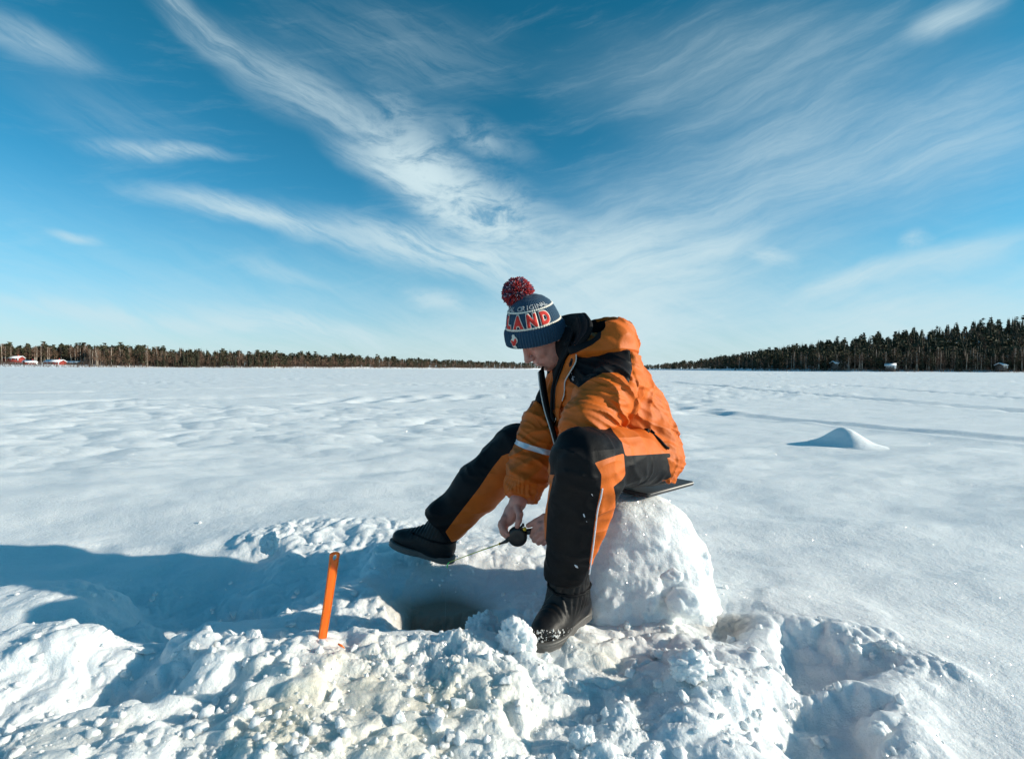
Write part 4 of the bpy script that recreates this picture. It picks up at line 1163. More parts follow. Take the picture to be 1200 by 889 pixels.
# far (right) hand steadying the reel, near (left) hand holding the grip
REEL = P(606.5, 628, 1.60)
def fingers(p, chains, k=.004):
    d = None
    for pts, rs in chains:
        c = chain(p, pts, rs, .004); d = c if d is None else smin(d, c, k)
    return d
def W_(px, py, dz): return P(px, py, dz)
HAND_R_PALM = [W_(607, 588, 1.645), W_(601, 599, 1.640), W_(594, 609, 1.630)]
CH_R = [
    ([W_(591, 607, 1.615), W_(587.5, 613, 1.605), W_(590, 621, 1.595), W_(595, 626, 1.590)], [.0105, .0100, .0090, .0078]),
    ([W_(592, 609, 1.635), W_(587.0, 615, 1.630), W_(589, 623, 1.620), W_(594, 629, 1.612)], [.0108, .0100, .0090, .0080]),
    ([W_(594, 611, 1.655), W_(588.5, 617, 1.652), W_(590, 625, 1.645), W_(595, 630, 1.635)], [.0105, .0098, .0088, .0078]),
    ([W_(597, 611, 1.672), W_(592.0, 617, 1.672), W_(593, 624, 1.665), W_(597, 628, 1.655)], [.0095, .0088, .0080, .0070]),
    ([W_(606, 594, 1.622), W_(609, 602, 1.600), W_(608, 610, 1.588), W_(606, 616, 1.583)], [.0120, .0115, .0098, .0085]),
]
CH_L = [
    ([W_(642, 612, 1.560), W_(633, 615, 1.565), W_(626, 621, 1.585), W_(623, 628, 1.600)], [.0110, .0100, .0090, .0080]),
    ([W_(645, 617, 1.552), W_(635, 622, 1.552), W_(628, 628, 1.575), W_(626, 633, 1.595)], [.0110, .0102, .0092, .0082]),
    ([W_(648, 622, 1.550), W_(639, 628, 1.548), W_(632, 633, 1.570), W_(631, 636, 1.592)], [.0108, .0098, .0090, .0080]),
    ([W_(651, 626, 1.552), W_(643, 632, 1.550), W_(638, 635, 1.570), W_(637, 637, 1.590)], [.0098, .0088, .0080, .0072]),
    ([W_(648, 606, 1.570), W_(638, 606, 1.578), W_(628, 611, 1.582), W_(619, 615.5, 1.585)], [.0125, .0120, .0100, .0080]),
]
def f_body(p):
    d = chain(p, [PEL, (.34, 1.685, .60), (.28, 1.71, .69), NECK - np.array([-.02, 0, .02])], [.10, .10, .095, .055], .05)
    d = smin(d, chain(p, [SHL, NECK - np.array([-.03, 0, .05]), SHR], [.045, .05, .045], .05), .04)
    d = smax(d, f_jacket_outer(p) + .050, .01) if False else d
    for S, E, W in ((SHL, ELL_, WRL), (SHR, ELR, WRR)):
        d = smin(d, chain(p, [S, E, W], [.028, .036, .026], .02), .03)
    for Hh, K, A_ in ((HIPL, KNEL, ANKL), (HIPR, KNER, ANKR)):
        d = smin(d, chain(p, [Hh, K, A_], [.060, .052, .040], .03), .04)
    d = smax(d, .400 + .22 * np.clip(1.62 - p[:, 1], 0, .25) - p[:, 2] - 3 * np.clip(.30 - p[:, 0], 0, 1), .02)
    nb = HO - FWD * .030 - UPH * .060
    d = smin(d, chain(p, [NECK + np.array([.02, 0, -.02]), nb], [.056, .052], .02), .02)
    d = smin(d, f_head(p), .018)
    # hands
    mR = (np.linalg.norm(p - HAND_R_PALM[1], axis=1) < .14)
    hR = chain(p, [WRR] + HAND_R_PALM, [.026, .024, .0235, .021], .01)
    hR = smin(hR, ell(p, W_(599, 602, 1.645), (.020, .032, .028)), .012)
    hR = smin(hR, fingers(p, CH_R, .0022), .004)
    hL = chain(p, [WRL, W_(652, 612, 1.555), W_(645, 618, 1.556)], [.027, .027, .024], .01)
    hL = smin(hL, ell(p, W_(649, 616, 1.555), (.030, .022, .030)), .012)
    hL = smin(hL, fingers(p, CH_L, .0022), .004)
    d = smin(d, hR, .008); d = smin(d, hL, .008)
    return d
V, F = surface(f_body, (-.40, 1.05, .02), (.65, 2.10, 1.02), .0034, .02)
V = relax(V, F, 1, .4)
person = link('person', mesh_from('person', V, F), M_skin, label='man in orange and black winter suit and knitted beanie sitting on a snow block, fishing', cat='person')

V, F = surface(f_trousers, (-.42, 1.05, .02), (.68, 2.10, .70), .0052, .03)
V = relax(V, F, 1, .4)
def colour_split(V, F, g, m_in, m_out, nm_in, nm_out, parent):
    (Va, Fa), (Vb, Fb) = split(V, F, g)
    o = link(nm_out, mesh_from(nm_out, Vb, Fb), m_out, parent)
    i_ = link(nm_in, mesh_from(nm_in, Va, Fa), m_in, o)
    return o, i_
trousers, _tp = colour_split(V, F, trouser_region(V), M_orange, M_black, 'orange_panel', 'trousers', person)

# ---- jacket -------------------------------------------------------------------
YOKE = [(664, 434), (670, 418), (694, 407), (716, 404), (738, 407), (741, 432), (737, 449), (731, 441), (724, 436), (706, 437), (690, 445), (678, 454), (676, 452), (668, 447)]
ARMHOLE = [(741, 436), (746, 450), (746, 466), (741, 482), (731, 496), (722, 503)]
OPEN_POLY = [(590, 425), (640, 412), (668, 404), (666, 428), (660, 448), (653, 470), (651, 505), (652, 524), (646, 512), (640, 486), (635, 474), (628, 467), (619, 482), (610, 499), (590, 499)]
OA, OB = P(650, 418, 1.66), P(652, 520, 1.60)
def f_jacket_outer(p):
    d = chain(p, [(.388, 1.665, .500), (.340, 1.685, .595), (.275, 1.70, .690), (.235, 1.715, .745)], [.146, .146, .146, .100], .06)
    d = smin(d, ell(p, (.408, 1.64, .46), (.131, .168, .105)), .05)
    d = smin(d, chain(p, [SHL + [-.004, .03, -.012], (.24, 1.73, .755), SHR + [0, -.03, -.012]], [.082, .082, .078], .05), .05)
    # sleeves
    sl = chain(p, [SHL + [0, .01, -.01], SHL * .45 + ELL_ * .55 + [.012, -.012, .0], ELL_ + [.004, -.008, -.004]], [.082, .080, .076], .03)
    sl = smin(sl, chain(p, [ELL_ + [.004, -.008, -.004], WRL * .5 + ELL_ * .5, WRL + (ELL_ - WRL) * .1], [.076, .066, .042], .03), .02)
    sr = chain(p, [SHR + [0, -.01, -.01], SHR * .5 + ELR * .5 + [-.01, 0, 0], ELR], [.082, .078, .075], .03)
    wr2 = WRR + (ELR - WRR) * .10
    sr2 = chain(p, [ELR, WRR * .55 + ELR * .45 + [-.002, 0, 0], WRR * .78 + ELR * .22, wr2], [.075, .071, .062, .036], .02)
    sr = smin(sr, sr2, .02)
    d = smin(d, smin(sl, sr, .01), .022)
    return d
def f_jacket(p):
    d = f_jacket_outer(p)
    d = smax(d, -cap(p, (.215, 1.745, .79), (.12, 1.79, .92), .080, .100), .012)   # neck hole
    # the jacket hangs open in front
    q = pix(p.astype(float)); g = polyd(q, OPEN_POLY) / 400.0
    front = (p[:, 0] < .26) & (p[:, 1] > 1.45)
    carve = smax(g.astype(np.float32), -(d + .045 + .12 * (q[:, 0] < 632).astype(np.float32)), .006)
    d = np.where(front, smax(d, -carve, .008), d)
    # hem
    d = smax(d, -((p - np.array([.415, 1.62, .425], np.float32)) @ np.array([.36, .0, 1.0], np.float32)) - .006 * perlin3(p * 7) - 5 * np.clip(.29 - p[:, 0], 0, 1), .010)
    # folds of the padded cloth
    nearS = np.clip(1 - (p[:, 1] - 1.50) / .14, 0, 1) * (p[:, 2] > .5)
    armF = np.exp(-((np.linalg.norm(p - (ELL_ + [.05, 0, .05]), axis=1)) / .13) ** 2)
    d = d - folds(p, (.55, .1, .83), .052, .0100, 5, 4.5) * np.clip(.45 + .9 * armF, 0, 1.25) - folds(p, (.45, .1, .9), .028, .0052, 61, 5.0) * (.5 + .6 * armF)
    d = d - folds(p, (.9, .2, -.35), .070, .0050, 19, 4.0) * np.clip(sstep(.33, .45, p[:, 0]) * 1.0, 0, 1)
    d = d - folds(p, (.25, .2, 1.0), .045, .0036, 27, 4.0) * np.exp(-((p[:, 2] - .56) / .07) ** 2) * (p[:, 0] > .34)
    d = d - folds(p, (.85, .1, .35), .034, .0030, 71, 5.0) * sstep(.30, .40, p[:, 0])
    farS = (p[:, 0] < .17) * sstep(1.56, 1.62, p[:, 1])
    d = d - folds(p, (-.45, .1, .9), .050, .0075, 33, 4.0) * farS
    # gathered cuff of the far sleeve
    axr = (ELR - WRR) / np.linalg.norm(ELR - WRR); h_ = (p - WRR) @ axr.astype(np.float32)
    nearc = np.linalg.norm(p - WRR, axis=1) < .11
    an = np.arctan2((p - WRR) @ np.array([1, 0, 0], np.float32), (p - WRR) @ np.array([0, 1, 0], np.float32))
    d = np.where(nearc & (h_ < .075), d - .0022 * np.sin(an * 17) * sstep(.075, .04, h_), d)
    d = np.where(nearc, smax(d, -(h_ - .012), .006), d)
    # creases hanging from the bent elbow, and seams
    d = d + .0045 * np.exp(-(pathd(q, ARMHOLE) / 1.7) ** 2).astype(np.float32) * (p[:, 1] < 1.7)
    d = d + .0026 * np.exp(-(polyd(q, YOKE) / 1.3) ** 2).astype(np.float32) * (p[:, 1] < 1.7)
    d = d - .0022 * perlin3(p * 22 + 3)
    return d
V, F = surface(f_jacket, (-.12, 1.22, .22), (.62, 2.08, .92), .0036, .04)
V = relax(V, F, 1, .2)
def jacket_regions(V, F):
    q = pix(V)
    near = V[:, 1] < 1.70
    return np.where(near, polyd(q, YOKE), 50.) / 400.
(Va, Fa), (Vb, Fb) = split(V, F, jacket_regions(V, F))
# lining: the walls of the opening
dout = f_jacket_outer(Vb.astype(np.float32)); qb = pix(Vb)
gl_ = np.where((Vb[:, 0] < .26) & (Vb[:, 1] > 1.45), np.maximum(polyd(qb, OPEN_POLY) / 400. - .002, (dout + .020)), .1)
gl_ = np.minimum(gl_, np.abs(cap(Vb.astype(np.float32), (.215, 1.745, .79), (.12, 1.79, .92), .080, .100)) - .006)
gl_ = np.minimum(gl_, np.where((Vb[:, 2] > .775) & (Vb[:, 1] > 1.60), polyd(qb, [(600, 360), (678, 378), (674, 402), (664, 412), (655, 424), (600, 430)]) / 400., .1))
(Vc, Fc), (Vd, Fd) = split(Vb, Fb, gl_)
jacket = link('jacket', mesh_from('jacket', Vd, Fd), M_orange, person)
link('shoulder_panel', mesh_from('shoulder_panel', Va, Fa), M_black, jacket)
if len(Fc): link('lining', mesh_from('lining', Vc, Fc), M_lining, jacket)

# inner layer seen in the opening: orange bib with black edges
def f_bib(p):
    d = chain(p, [(.33, 1.68, .52), (.27, 1.69, .62), (.215, 1.705, .70), (.18, 1.74, .79)], [.135, .130, .120, .085], .05)
    d = smin(d, f_jacket_outer(p) + .040, .01)
    d = smax(d, f_jacket_outer(p) + .030, .006)
    d = d - folds(p, (1, .3, .1), .05, .003, 41, 4)
    return d
V, F = surface(f_bib, (-.05, 1.45, .42), (.50, 2.0, .85), .006, .02)
qv = pix(V)
gb = np.maximum.reduce([-(polyd(qv, [(634, 424), (646, 424), (648, 445), (651, 470), (651, 500), (646, 500), (641, 470), (636, 445)]) / 400.)])
(Va, Fa), (Vb, Fb) = split(V, F, gb)
bib = link('bib', mesh_from('bib', Vb, Fb), M_orange, person)
link('inner_jacket', mesh_from('inner_jacket', Va, Fa), M_lining, person)

def f_warmer(p):
    nb = HO - FWD * .030 - UPH * .060; a0 = NECK + np.array([.01, 0, -.05]); b0 = NECK * .45 + nb * .55
    return smin(chain(p, [a0, NECK, b0], [.080, .070, .064], .02), chain(p, [SHL, NECK - np.array([-.02, 0, .05]), SHR], [.050, .064, .048], .03), .02) - .002 * perlin3(p * 40)
V, F = surface(f_warmer, (.05, 1.46, .62), (.42, 1.98, .93), .0045, .02)
link('neck_warmer', mesh_from('neck_warmer', V, F), M_lining, person)

# ---- hood and collar ------------------------------------------------------------
HC = np.array([.312, 1.700, .835])
def f_hood_outer(p):
    d = ell(p, HC - np.array([.012, 0, 0]), (.092, .150, .088))
    d = smin(d, ell(p, (.325, 1.665, .835), (.066, .120, .058)), .04)
    d = smin(d, ell(p, (.285, 1.60, .800), (.110, .060, .032)), .04)
    d = smin(d, ell(p, (.255, 1.83, .830), (.095, .070, .075)), .04)
    return d
def f_hood(p):
    d = f_hood_outer(p)
    cav = smin(ell(p, (.225, 1.665, .880), (.115, .108, .085)), chain(p, [(.20, 1.74, .80), (.08, 1.76, .86)], [.085, .11], .02), .03)
    d = smax(d, -cav, .014)
    d = d - folds(p, (.8, .1, .6), .055, .0065, 51, 3.2) * sstep(.24, .30, p[:, 0]) - .003 * perlin3(p * 24)
    return d
V, F = surface(f_hood, (.08, 1.46, .70), (.48, 1.95, .98), .0040, .03)
V = relax(V, F, 1, .35)
dout = f_hood_outer(V.astype(np.float32))
gq = pix(V)
g_in = np.minimum(dout + .016, np.where(V[:, 1] < 2.84, polyd(gq, [(600, 330), (680, 330), (684, 368), (697, 373), (705, 387), (704, 396), (694, 404), (676, 413), (600, 440)]) / 400., .1))
(Va, Fa), (Vb, Fb) = split(V, F, g_in)
hood = link('hood', mesh_from('hood', Vb, Fb), M_orange, jacket)
link('hood_lining', mesh_from('hood_lining', Va, Fa), M_lining, hood)

# the collar is built further down, as stitched walls of cloth
# ---- edges of the open front: placket flap with a pale piping -----------------
def on_surface(pts, f, lift=.002, lo=1.2, hi=2.2):
    r = []
    for a, b in pts:
        q_ = march(a, b, f, lo, hi); r.append(q_ + grad(f, q_) * lift)
    return np.array(r)
def spl(pts, n=30):
    pts = np.asarray(pts, float); t = np.linspace(0, len(pts) - 1, n); i = np.clip(t.astype(int), 0, len(pts) - 2); f_ = (t - i)[:, None]
    p0 = pts[np.clip(i - 1, 0, None)]; p1 = pts[i]; p2 = pts[i + 1]; p3 = pts[np.clip(i + 2, None, len(pts) - 1)]
    return .5 * ((2 * p1) + (-p0 + p2) * f_ + (2 * p0 - 5 * p1 + 4 * p2 - p3) * f_ ** 2 + (-p0 + 3 * p1 - 3 * p2 + p3) * f_ ** 3)
def ribbon3(a_line, b_line, th, seg=6):
    """solid strip between two 3-D lines with thickness th"""
    A_ = np.asarray(a_line); B_ = np.asarray(b_line); n = len(A_)
    Nn = np.cross(np.gradient(A_, axis=0), B_ - A_); Nn /= np.linalg.norm(Nn, axis=1)[:, None] + 1e-9
    rows = []
    for k in range(seg + 1):
        t = k / seg; bulge = math.sin(math.pi * t) * th * .8
        rows.append(A_ * (1 - t) + B_ * t + Nn * (bulge + th / 2))
    for k in range(seg, -1, -1):
        t = k / seg; bulge = math.sin(math.pi * t) * th * .8
        rows.append(A_ * (1 - t) + B_ * t + Nn * (bulge - th / 2))
    M = len(rows); V_ = np.stack(rows, 1).reshape(-1, 3)
    i = np.arange(n - 1)[:, None] * M; j = np.arange(M)[None]
    F_ = np.stack([i + j, i + (j + 1) % M, i + M + (j + 1) % M, i + M + j], -1).reshape(-1, 4)
    return V_, F_
fa = spl([P(674, 404, 1.585), P(675, 422, 1.575), P(668, 436, 1.575), P(662, 447, 1.585), P(661, 462, 1.59), P(656, 478, 1.60), P(655, 492, 1.60)], 40)
fb = spl([P(673, 406, 1.60), P(662, 425, 1.625), P(656, 440, 1.63), P(652, 455, 1.63), P(651, 470, 1.63), P(651, 485, 1.625), P(653.5, 493, 1.61)], 40)
link('front_flap', mesh_from('front_flap', *ribbon3(fa, fb, .005)), M_orange, jacket)
link('piping', mesh_from('piping', *tube(fa[4:30], .0022, 8)), M_piping, jacket)
fc = spl([P(631, 436, 1.755), P(633, 455, 1.735), P(638, 480, 1.71), P(645, 503, 1.68), P(650, 522, 1.66)], 34)
link('piping', mesh_from('piping', *tube(fc, .0024, 8)), M_piping, jacket)
link('zip_edge', mesh_from('zip_edge', *tube(fc + np.array([.008, -.006, .0]), .0050, 8)), M_lining, jacket)
link('zip_edge', mesh_from('zip_edge', *tube(fb + np.array([-.012, .0, .0]), .0050, 8)), M_lining, jacket)
# standing collar: near wall with its sunlit rim, far wall behind the neck
rimL = spl([P(683.5, 366.5, 1.665), P(689.5, 376, 1.60), P(689, 387, 1.575), P(683, 396, 1.570), P(677.5, 403, 1.575), P(674, 411, 1.585)], 30)
innL = spl([P(677, 368.5, 1.70), P(680, 378, 1.645), P(680, 388, 1.620), P(676, 397, 1.610), P(671.5, 405, 1.605), P(668, 414, 1.605)], 30)
lowL = spl([P(668, 385, 1.76), P(668, 392, 1.72), P(667, 400, 1.70), P(665, 408, 1.68), P(662, 416, 1.66), P(658, 428, 1.65)], 30)
collar = link('collar', mesh_from('collar', *ribbon3(rimL, innL, .006)), M_black, jacket)
link('collar_lining', mesh_from('collar_lining', *ribbon3(innL, lowL, .004)), M_lining, collar)
bt = spl([P(645, 376, 1.93), P(657, 371.5, 1.92), P(670, 368, 1.86), P(684, 366.8, 1.70)], 24); bb = spl([P(640, 432, 1.86), P(655, 425, 1.84), P(668, 418, 1.78), P(680, 408, 1.66)], 24)
link('collar_back', mesh_from('collar_back', *ribbon3(bt, bb, .010)), M_lining, collar)
outL = spl([P(689, 372, 1.64), P(694, 380, 1.60), P(693, 389, 1.585), P(688, 398, 1.580), P(682, 405, 1.585), P(678, 413, 1.59)], 30)
link('collar_outside', mesh_from('collar_outside', *ribbon3(rimL, outL, .004)), M_lining, collar)
# dark inner edge of the near front, from the neck down to the zip
ea = spl([P(672, 388, 1.66), P(667, 404, 1.63), P(661, 423, 1.62), P(655, 441, 1.625), P(652, 458, 1.63), P(651, 480, 1.625)], 30); eb = spl([P(667, 390, 1.70), P(661, 406, 1.67), P(654.5, 424, 1.66), P(649.5, 442, 1.66), P(648, 458, 1.655), P(649, 480, 1.64)], 30)
link('zip_lining', mesh_from('zip_lining', *ribbon3(ea, eb, .005)), M_lining, jacket)
link('piping', mesh_from('piping', *tube(eb[6:26], .0013, 8)), M_piping, jacket)
fd = spl([P(636, 428, 1.80), P(640, 455, 1.765), P(644, 480, 1.73), P(650, 503, 1.70), P(654, 520, 1.67)], 34)
link('zip_lining', mesh_from('zip_lining', *ribbon3(fc, fd, .006)), M_lining, jacket)
link('snap_button', mesh_from('snap_button', *tube([P(670, 421, 1.566), P(670, 421, 1.572)], .0036, 12)), M_black_plastic, jacket)

# reflective band round the far sleeve
def sleeve_band():
    axis = (ELR * .52 + SHR * .0 + WRR * .48)
    a = P(606, 520.5, 1.70); c0 = P(628, 524, 1.735)
    ax = (SHR * .35 + ELR * .65) - WRR; ax /= np.linalg.norm(ax)
    ax = np.array([.06, .18, .98]); tilt = np.array([-.245, .0, 1.0]); 
    n_ = np.array([.27, .05, .96]); n_ /= np.linalg.norm(n_)
    e1 = np.cross(n_, [0, 1, 0]); e1 /= np.linalg.norm(e1); e2 = np.cross(n_, e1)
    N_ = 90; rows = []
    for hh in (-.0085, -.004, 0, .004, .0085):
        row = []
        for k in range(N_):
            a_ = 2 * math.pi * k / N_; dr = e1 * math.cos(a_) + e2 * math.sin(a_)
            ts = np.linspace(.02, .16, 200); pp = (c0 + n_ * hh)[None] + dr[None] * ts[:, None]
            v = f_jacket(pp.astype(np.float32)); kk = np.argmax(v > 0)
            row.append(pp[kk] + dr * .0015)
        rows.append(row)
    R_ = np.array(rows)
    cenr = R_.mean((0, 1)); 
    rr_ = np.linalg.norm(R_ - c0, axis=2); 
    med = np.median(rr_, axis=1)[:, None]
    V_ = R_.reshape(-1, 3); F_ = []
    ok = (rr_ < .108)
    for i in range(4):
        for k in range(N_):
            k2 = (k + 1) % N_
            if ok[i, k] and ok[i, k2] and ok[i + 1, k] and ok[i + 1, k2]: F_.append((i * N_ + k, i * N_ + k2, (i + 1) * N_ + k2, (i + 1) * N_ + k))
    link('reflective_band', mesh_from('reflective_band', V_, np.array(F_)), M_reflect, jacket)
sleeve_band()

# chest logo: small pale print on the black shoulder panel
def flat_poly_on(f, poly_px, lift, name, mat, parent, n=4, lo=1.2, hi=2.2):
    bm = bmesh.new(); vs = []
    for a, b in poly_px:
        q_ = march(a, b, f, lo, hi); vs.append(bm.verts.new(q_ + grad(f, q_) * lift))
    bm.faces.new(vs); r_ = bmesh.ops.extrude_face_region(bm, geom=bm.faces[:])
    me = bpy.data.meshes.new(name); bmesh.ops.triangulate(bm, faces=bm.faces[:]); bm.to_mesh(me); bm.free()
    return link(name, me, mat, parent)
M_print = principled('pale_print', (0.45, 0.43, 0.46), 0.5)
for pl in ([(664.6, 439.6), (666.2, 437.1), (671.0, 436.6), (670.7, 437.5), (667.2, 438.0), (666.4, 439.2)], [(664.6, 439.6), (666.4, 439.2), (668.6, 438.6), (668.2, 439.6)], [(670.0, 437.2), (671.0, 436.6), (670.9, 438.9), (670.3, 439.1)],
           [(671.4, 440.6), (672.4, 441.0), (672.2, 442.8), (673.3, 444.6), (672.2, 446.2), (671.0, 445.4), (670.2, 443.4), (671.2, 442.6)], [(672.6, 441.3), (674.2, 441.2), (674.0, 442.0), (672.8, 442.1)]):
    flat_poly_on(f_jacket, pl, .0022, 'chest_logo', M_print, jacket)

# pocket zip at the hip of the jacket
zp = on_surface([(761, 505), (766, 510), (772, 517), (778, 523), (782, 526)], f_jacket, .006)
link('pocket_zip', mesh_from('pocket_zip', *tube(spl(zp, 20), .0042, 8)), M_black, jacket)
zq = on_surface([(758, 503), (757, 508), (760, 514), (765, 519)], f_jacket, .005)
link('pocket_flap', mesh_from('pocket_flap', *tube(spl(zq, 16), [.004] + [.0085] * 14 + [.004], 10)), M_black, jacket)
link('zip_pull', mesh_from('zip_pull', *tube([zp[0] + [0, -.004, .004], zp[0] + [.012, -.006, -.006]], .002, 6)), M_lining, jacket)
# reflective piping down the near trouser leg and two slanting tabs
rp = on_surface([(705, 572), (704, 582), (700, 598), (697, 620), (694.5, 640), (691.5, 660), (689.5, 672)], f_trousers, .0030)
link('side_piping', mesh_from('side_piping', *tube(spl(rp, 40), .0020, 8)), M_reflect, trousers)
for a, b in (((690.5, 570.5), (694.5, 580.5)), ((683.6, 601.5), (687.6, 611.0)), ((673.5, 661), (677.5, 665))):
    q1, q2 = on_surface([a, b], f_trousers, .0012)
    link('reflective_tab', mesh_from('reflective_tab', *tube([q1, (q1 + q2) / 2, q2], [.0012, .0030, .0004], 8, flat=((0, 1, 0), .4))), M_reflect, trousers)

# ---- boots ----------------------------------------------------------------------
def boot(toe, heel, ank, top, name_lbl, lift_toe=0.0):
    toe, heel, ank, top = map(lambda v: np.asarray(v, float), (toe, heel, ank, top))
    ax = toe - heel; L_ = np.linalg.norm(ax); ax /= L_
    side = np.cross(ax, [0, 0, 1.]); side /= np.linalg.norm(side); upv = np.cross(side, ax)
    M_ = np.stack([ax, side, upv]).astype(np.float32)
    def loc_(p): return (p - heel.astype(np.float32)) @ M_.T
    def f_up(p):
        q = loc_(p)
        d = cap(q, (.008, 0, .042), (L_ * .45, 0, .046), .039, .041)
        d = smin(d, ell(q, (L_ * .80, 0, .036), (.078, .044, .038)), .03)
        d = smin(d, cap(p, heel + upv * .05 + ax * .03, ank, .042, .046), .03)
        d = smin(d, cap(p, ank + ax * .012, top, .052, .053), .035)
        d = smin(d, cap(q, (L_ * .30, 0, .085), (L_ * .70, 0, .050), .037, .033), .03)
        # quilted ribs across the instep
        w1 = np.sin(q[:, 0] * 2 * math.pi / .026 + q[:, 2] * 40)
        m = sstep(.055, .075, q[:, 2]) * sstep(L_ * .98, L_ * .75, q[:, 0]) * sstep(-.01, .05, q[:, 0])
        d = d - .0022 * m * (np.abs(w1) * 2 - 1) - .0012 * perlin3(p * 40)
        d = smax(d, .012 - q[:, 2], .004)
        return d
    def f_sole(p):
        q = loc_(p)
        foot = np.minimum(ell(q * [1, 1, 0] + [0, 0, 0], (L_ * .80, 0, 0), (.082, .047, 1)), np.minimum(ell(q * [1, 1, 0], (.012, 0, 0), (.050, .041, 1)), np.sqrt(0 * q[:, 0]) + np.maximum(np.abs(q[:, 1]) - .039, np.maximum(-q[:, 0], q[:, 0] - L_ * .8))))
        d = smax(foot.astype(np.float32) - .003, np.abs(q[:, 2] - .010) - .013, .004)
        groove = np.sin(q[:, 2] * 2 * math.pi / .008)
        return d - .0012 * groove
    lo_ = np.minimum.reduce([toe, heel, ank, top]) - .13; hi_ = np.maximum.reduce([toe, heel, ank, top]) + .13
    V1, F1 = surface(f_up, lo_, hi_, .0034, .02)
    b = link('boot', mesh_from('boot', relax(V1, F1, 1), F1), M_boot, person)
    V2, F2 = surface(f_sole, lo_, hi_, .0030, .02)
    link('sole', mesh_from('sole', V2, F2), M_rubber, b)
    # strap round the shaft
    c_ = ank * .75 + top * .25; tv = (top - ank) / np.linalg.norm(top - ank); e1 = np.cross(tv, [0, 1, 0]); e1 /= np.linalg.norm(e1); e2 = np.cross(tv, e1)
    st = []
    for k in range(41):
        a_ = 2 * math.pi * k / 40; dr = e1 * math.cos(a_) + e2 * math.sin(a_); ts = np.linspace(.01, .11, 160)
        pp = c_[None] + dr[None] * ts[:, None]; v = f_up(pp.astype(np.float32)); kk = np.argmax(v > 0); st.append(pp[kk] + dr * .0005)
    link('strap', mesh_from('strap', *tube(st, .0040, 8, caps=False)), M_black, b)
    return b, f_up
bootL, f_bl = boot((.088, 1.325, .022), (.196, 1.478, .022), ANKL + [.006, .0, -.005], CUFL + [.004, .0, .05], 'near')
TOER = P(462, 640, 1.90); HEER = P(520, 654, 1.865)
bootR, f_br = boot(TOER + [.03, 0, -.002], HEER + [0, 0, -.004], ANKR + [.004, 0, -.012], CUFR + [.01, 0, .04], 'far')
# snow stuck to the toe of the near boot
def stuck():
    rng = np.random.default_rng(4); VV = []; FF = []; o = 0
    tgt = [(656, 741), (655, 744), (653, 748), (650, 751), (646, 753), (642, 752), (636, 752), (631, 754), (627, 751), (630, 748), (660, 757), (646, 757), (638, 757), (633, 758), (640, 747), (629, 741)]
    for _k in range(420):
        a = rng.uniform(624, 672); b = 760 - 22 * rng.random() ** 1.8 - .12 * abs(a - 640)
        q_ = march(a, b, f_bl, 1.1, 1.6, 300)
        if abs(float(f_bl(q_[None].astype(np.float32))[0])) > .004: continue
        Vv, Ff = lump(2, int(rng.integers(99)), .5, .1); s = .0006 + .0026 * rng.random() ** 2.5
        VV.append(Vv * s * rng.uniform(.7, 1.3, 3) + q_); FF.append(Ff + o); o += len(Vv)
    link('stuck_snow', mesh_from('stuck_snow', np.concatenate(VV), np.concatenate(FF)), M_snow_block, bootL, kind='stuff')
stuck()

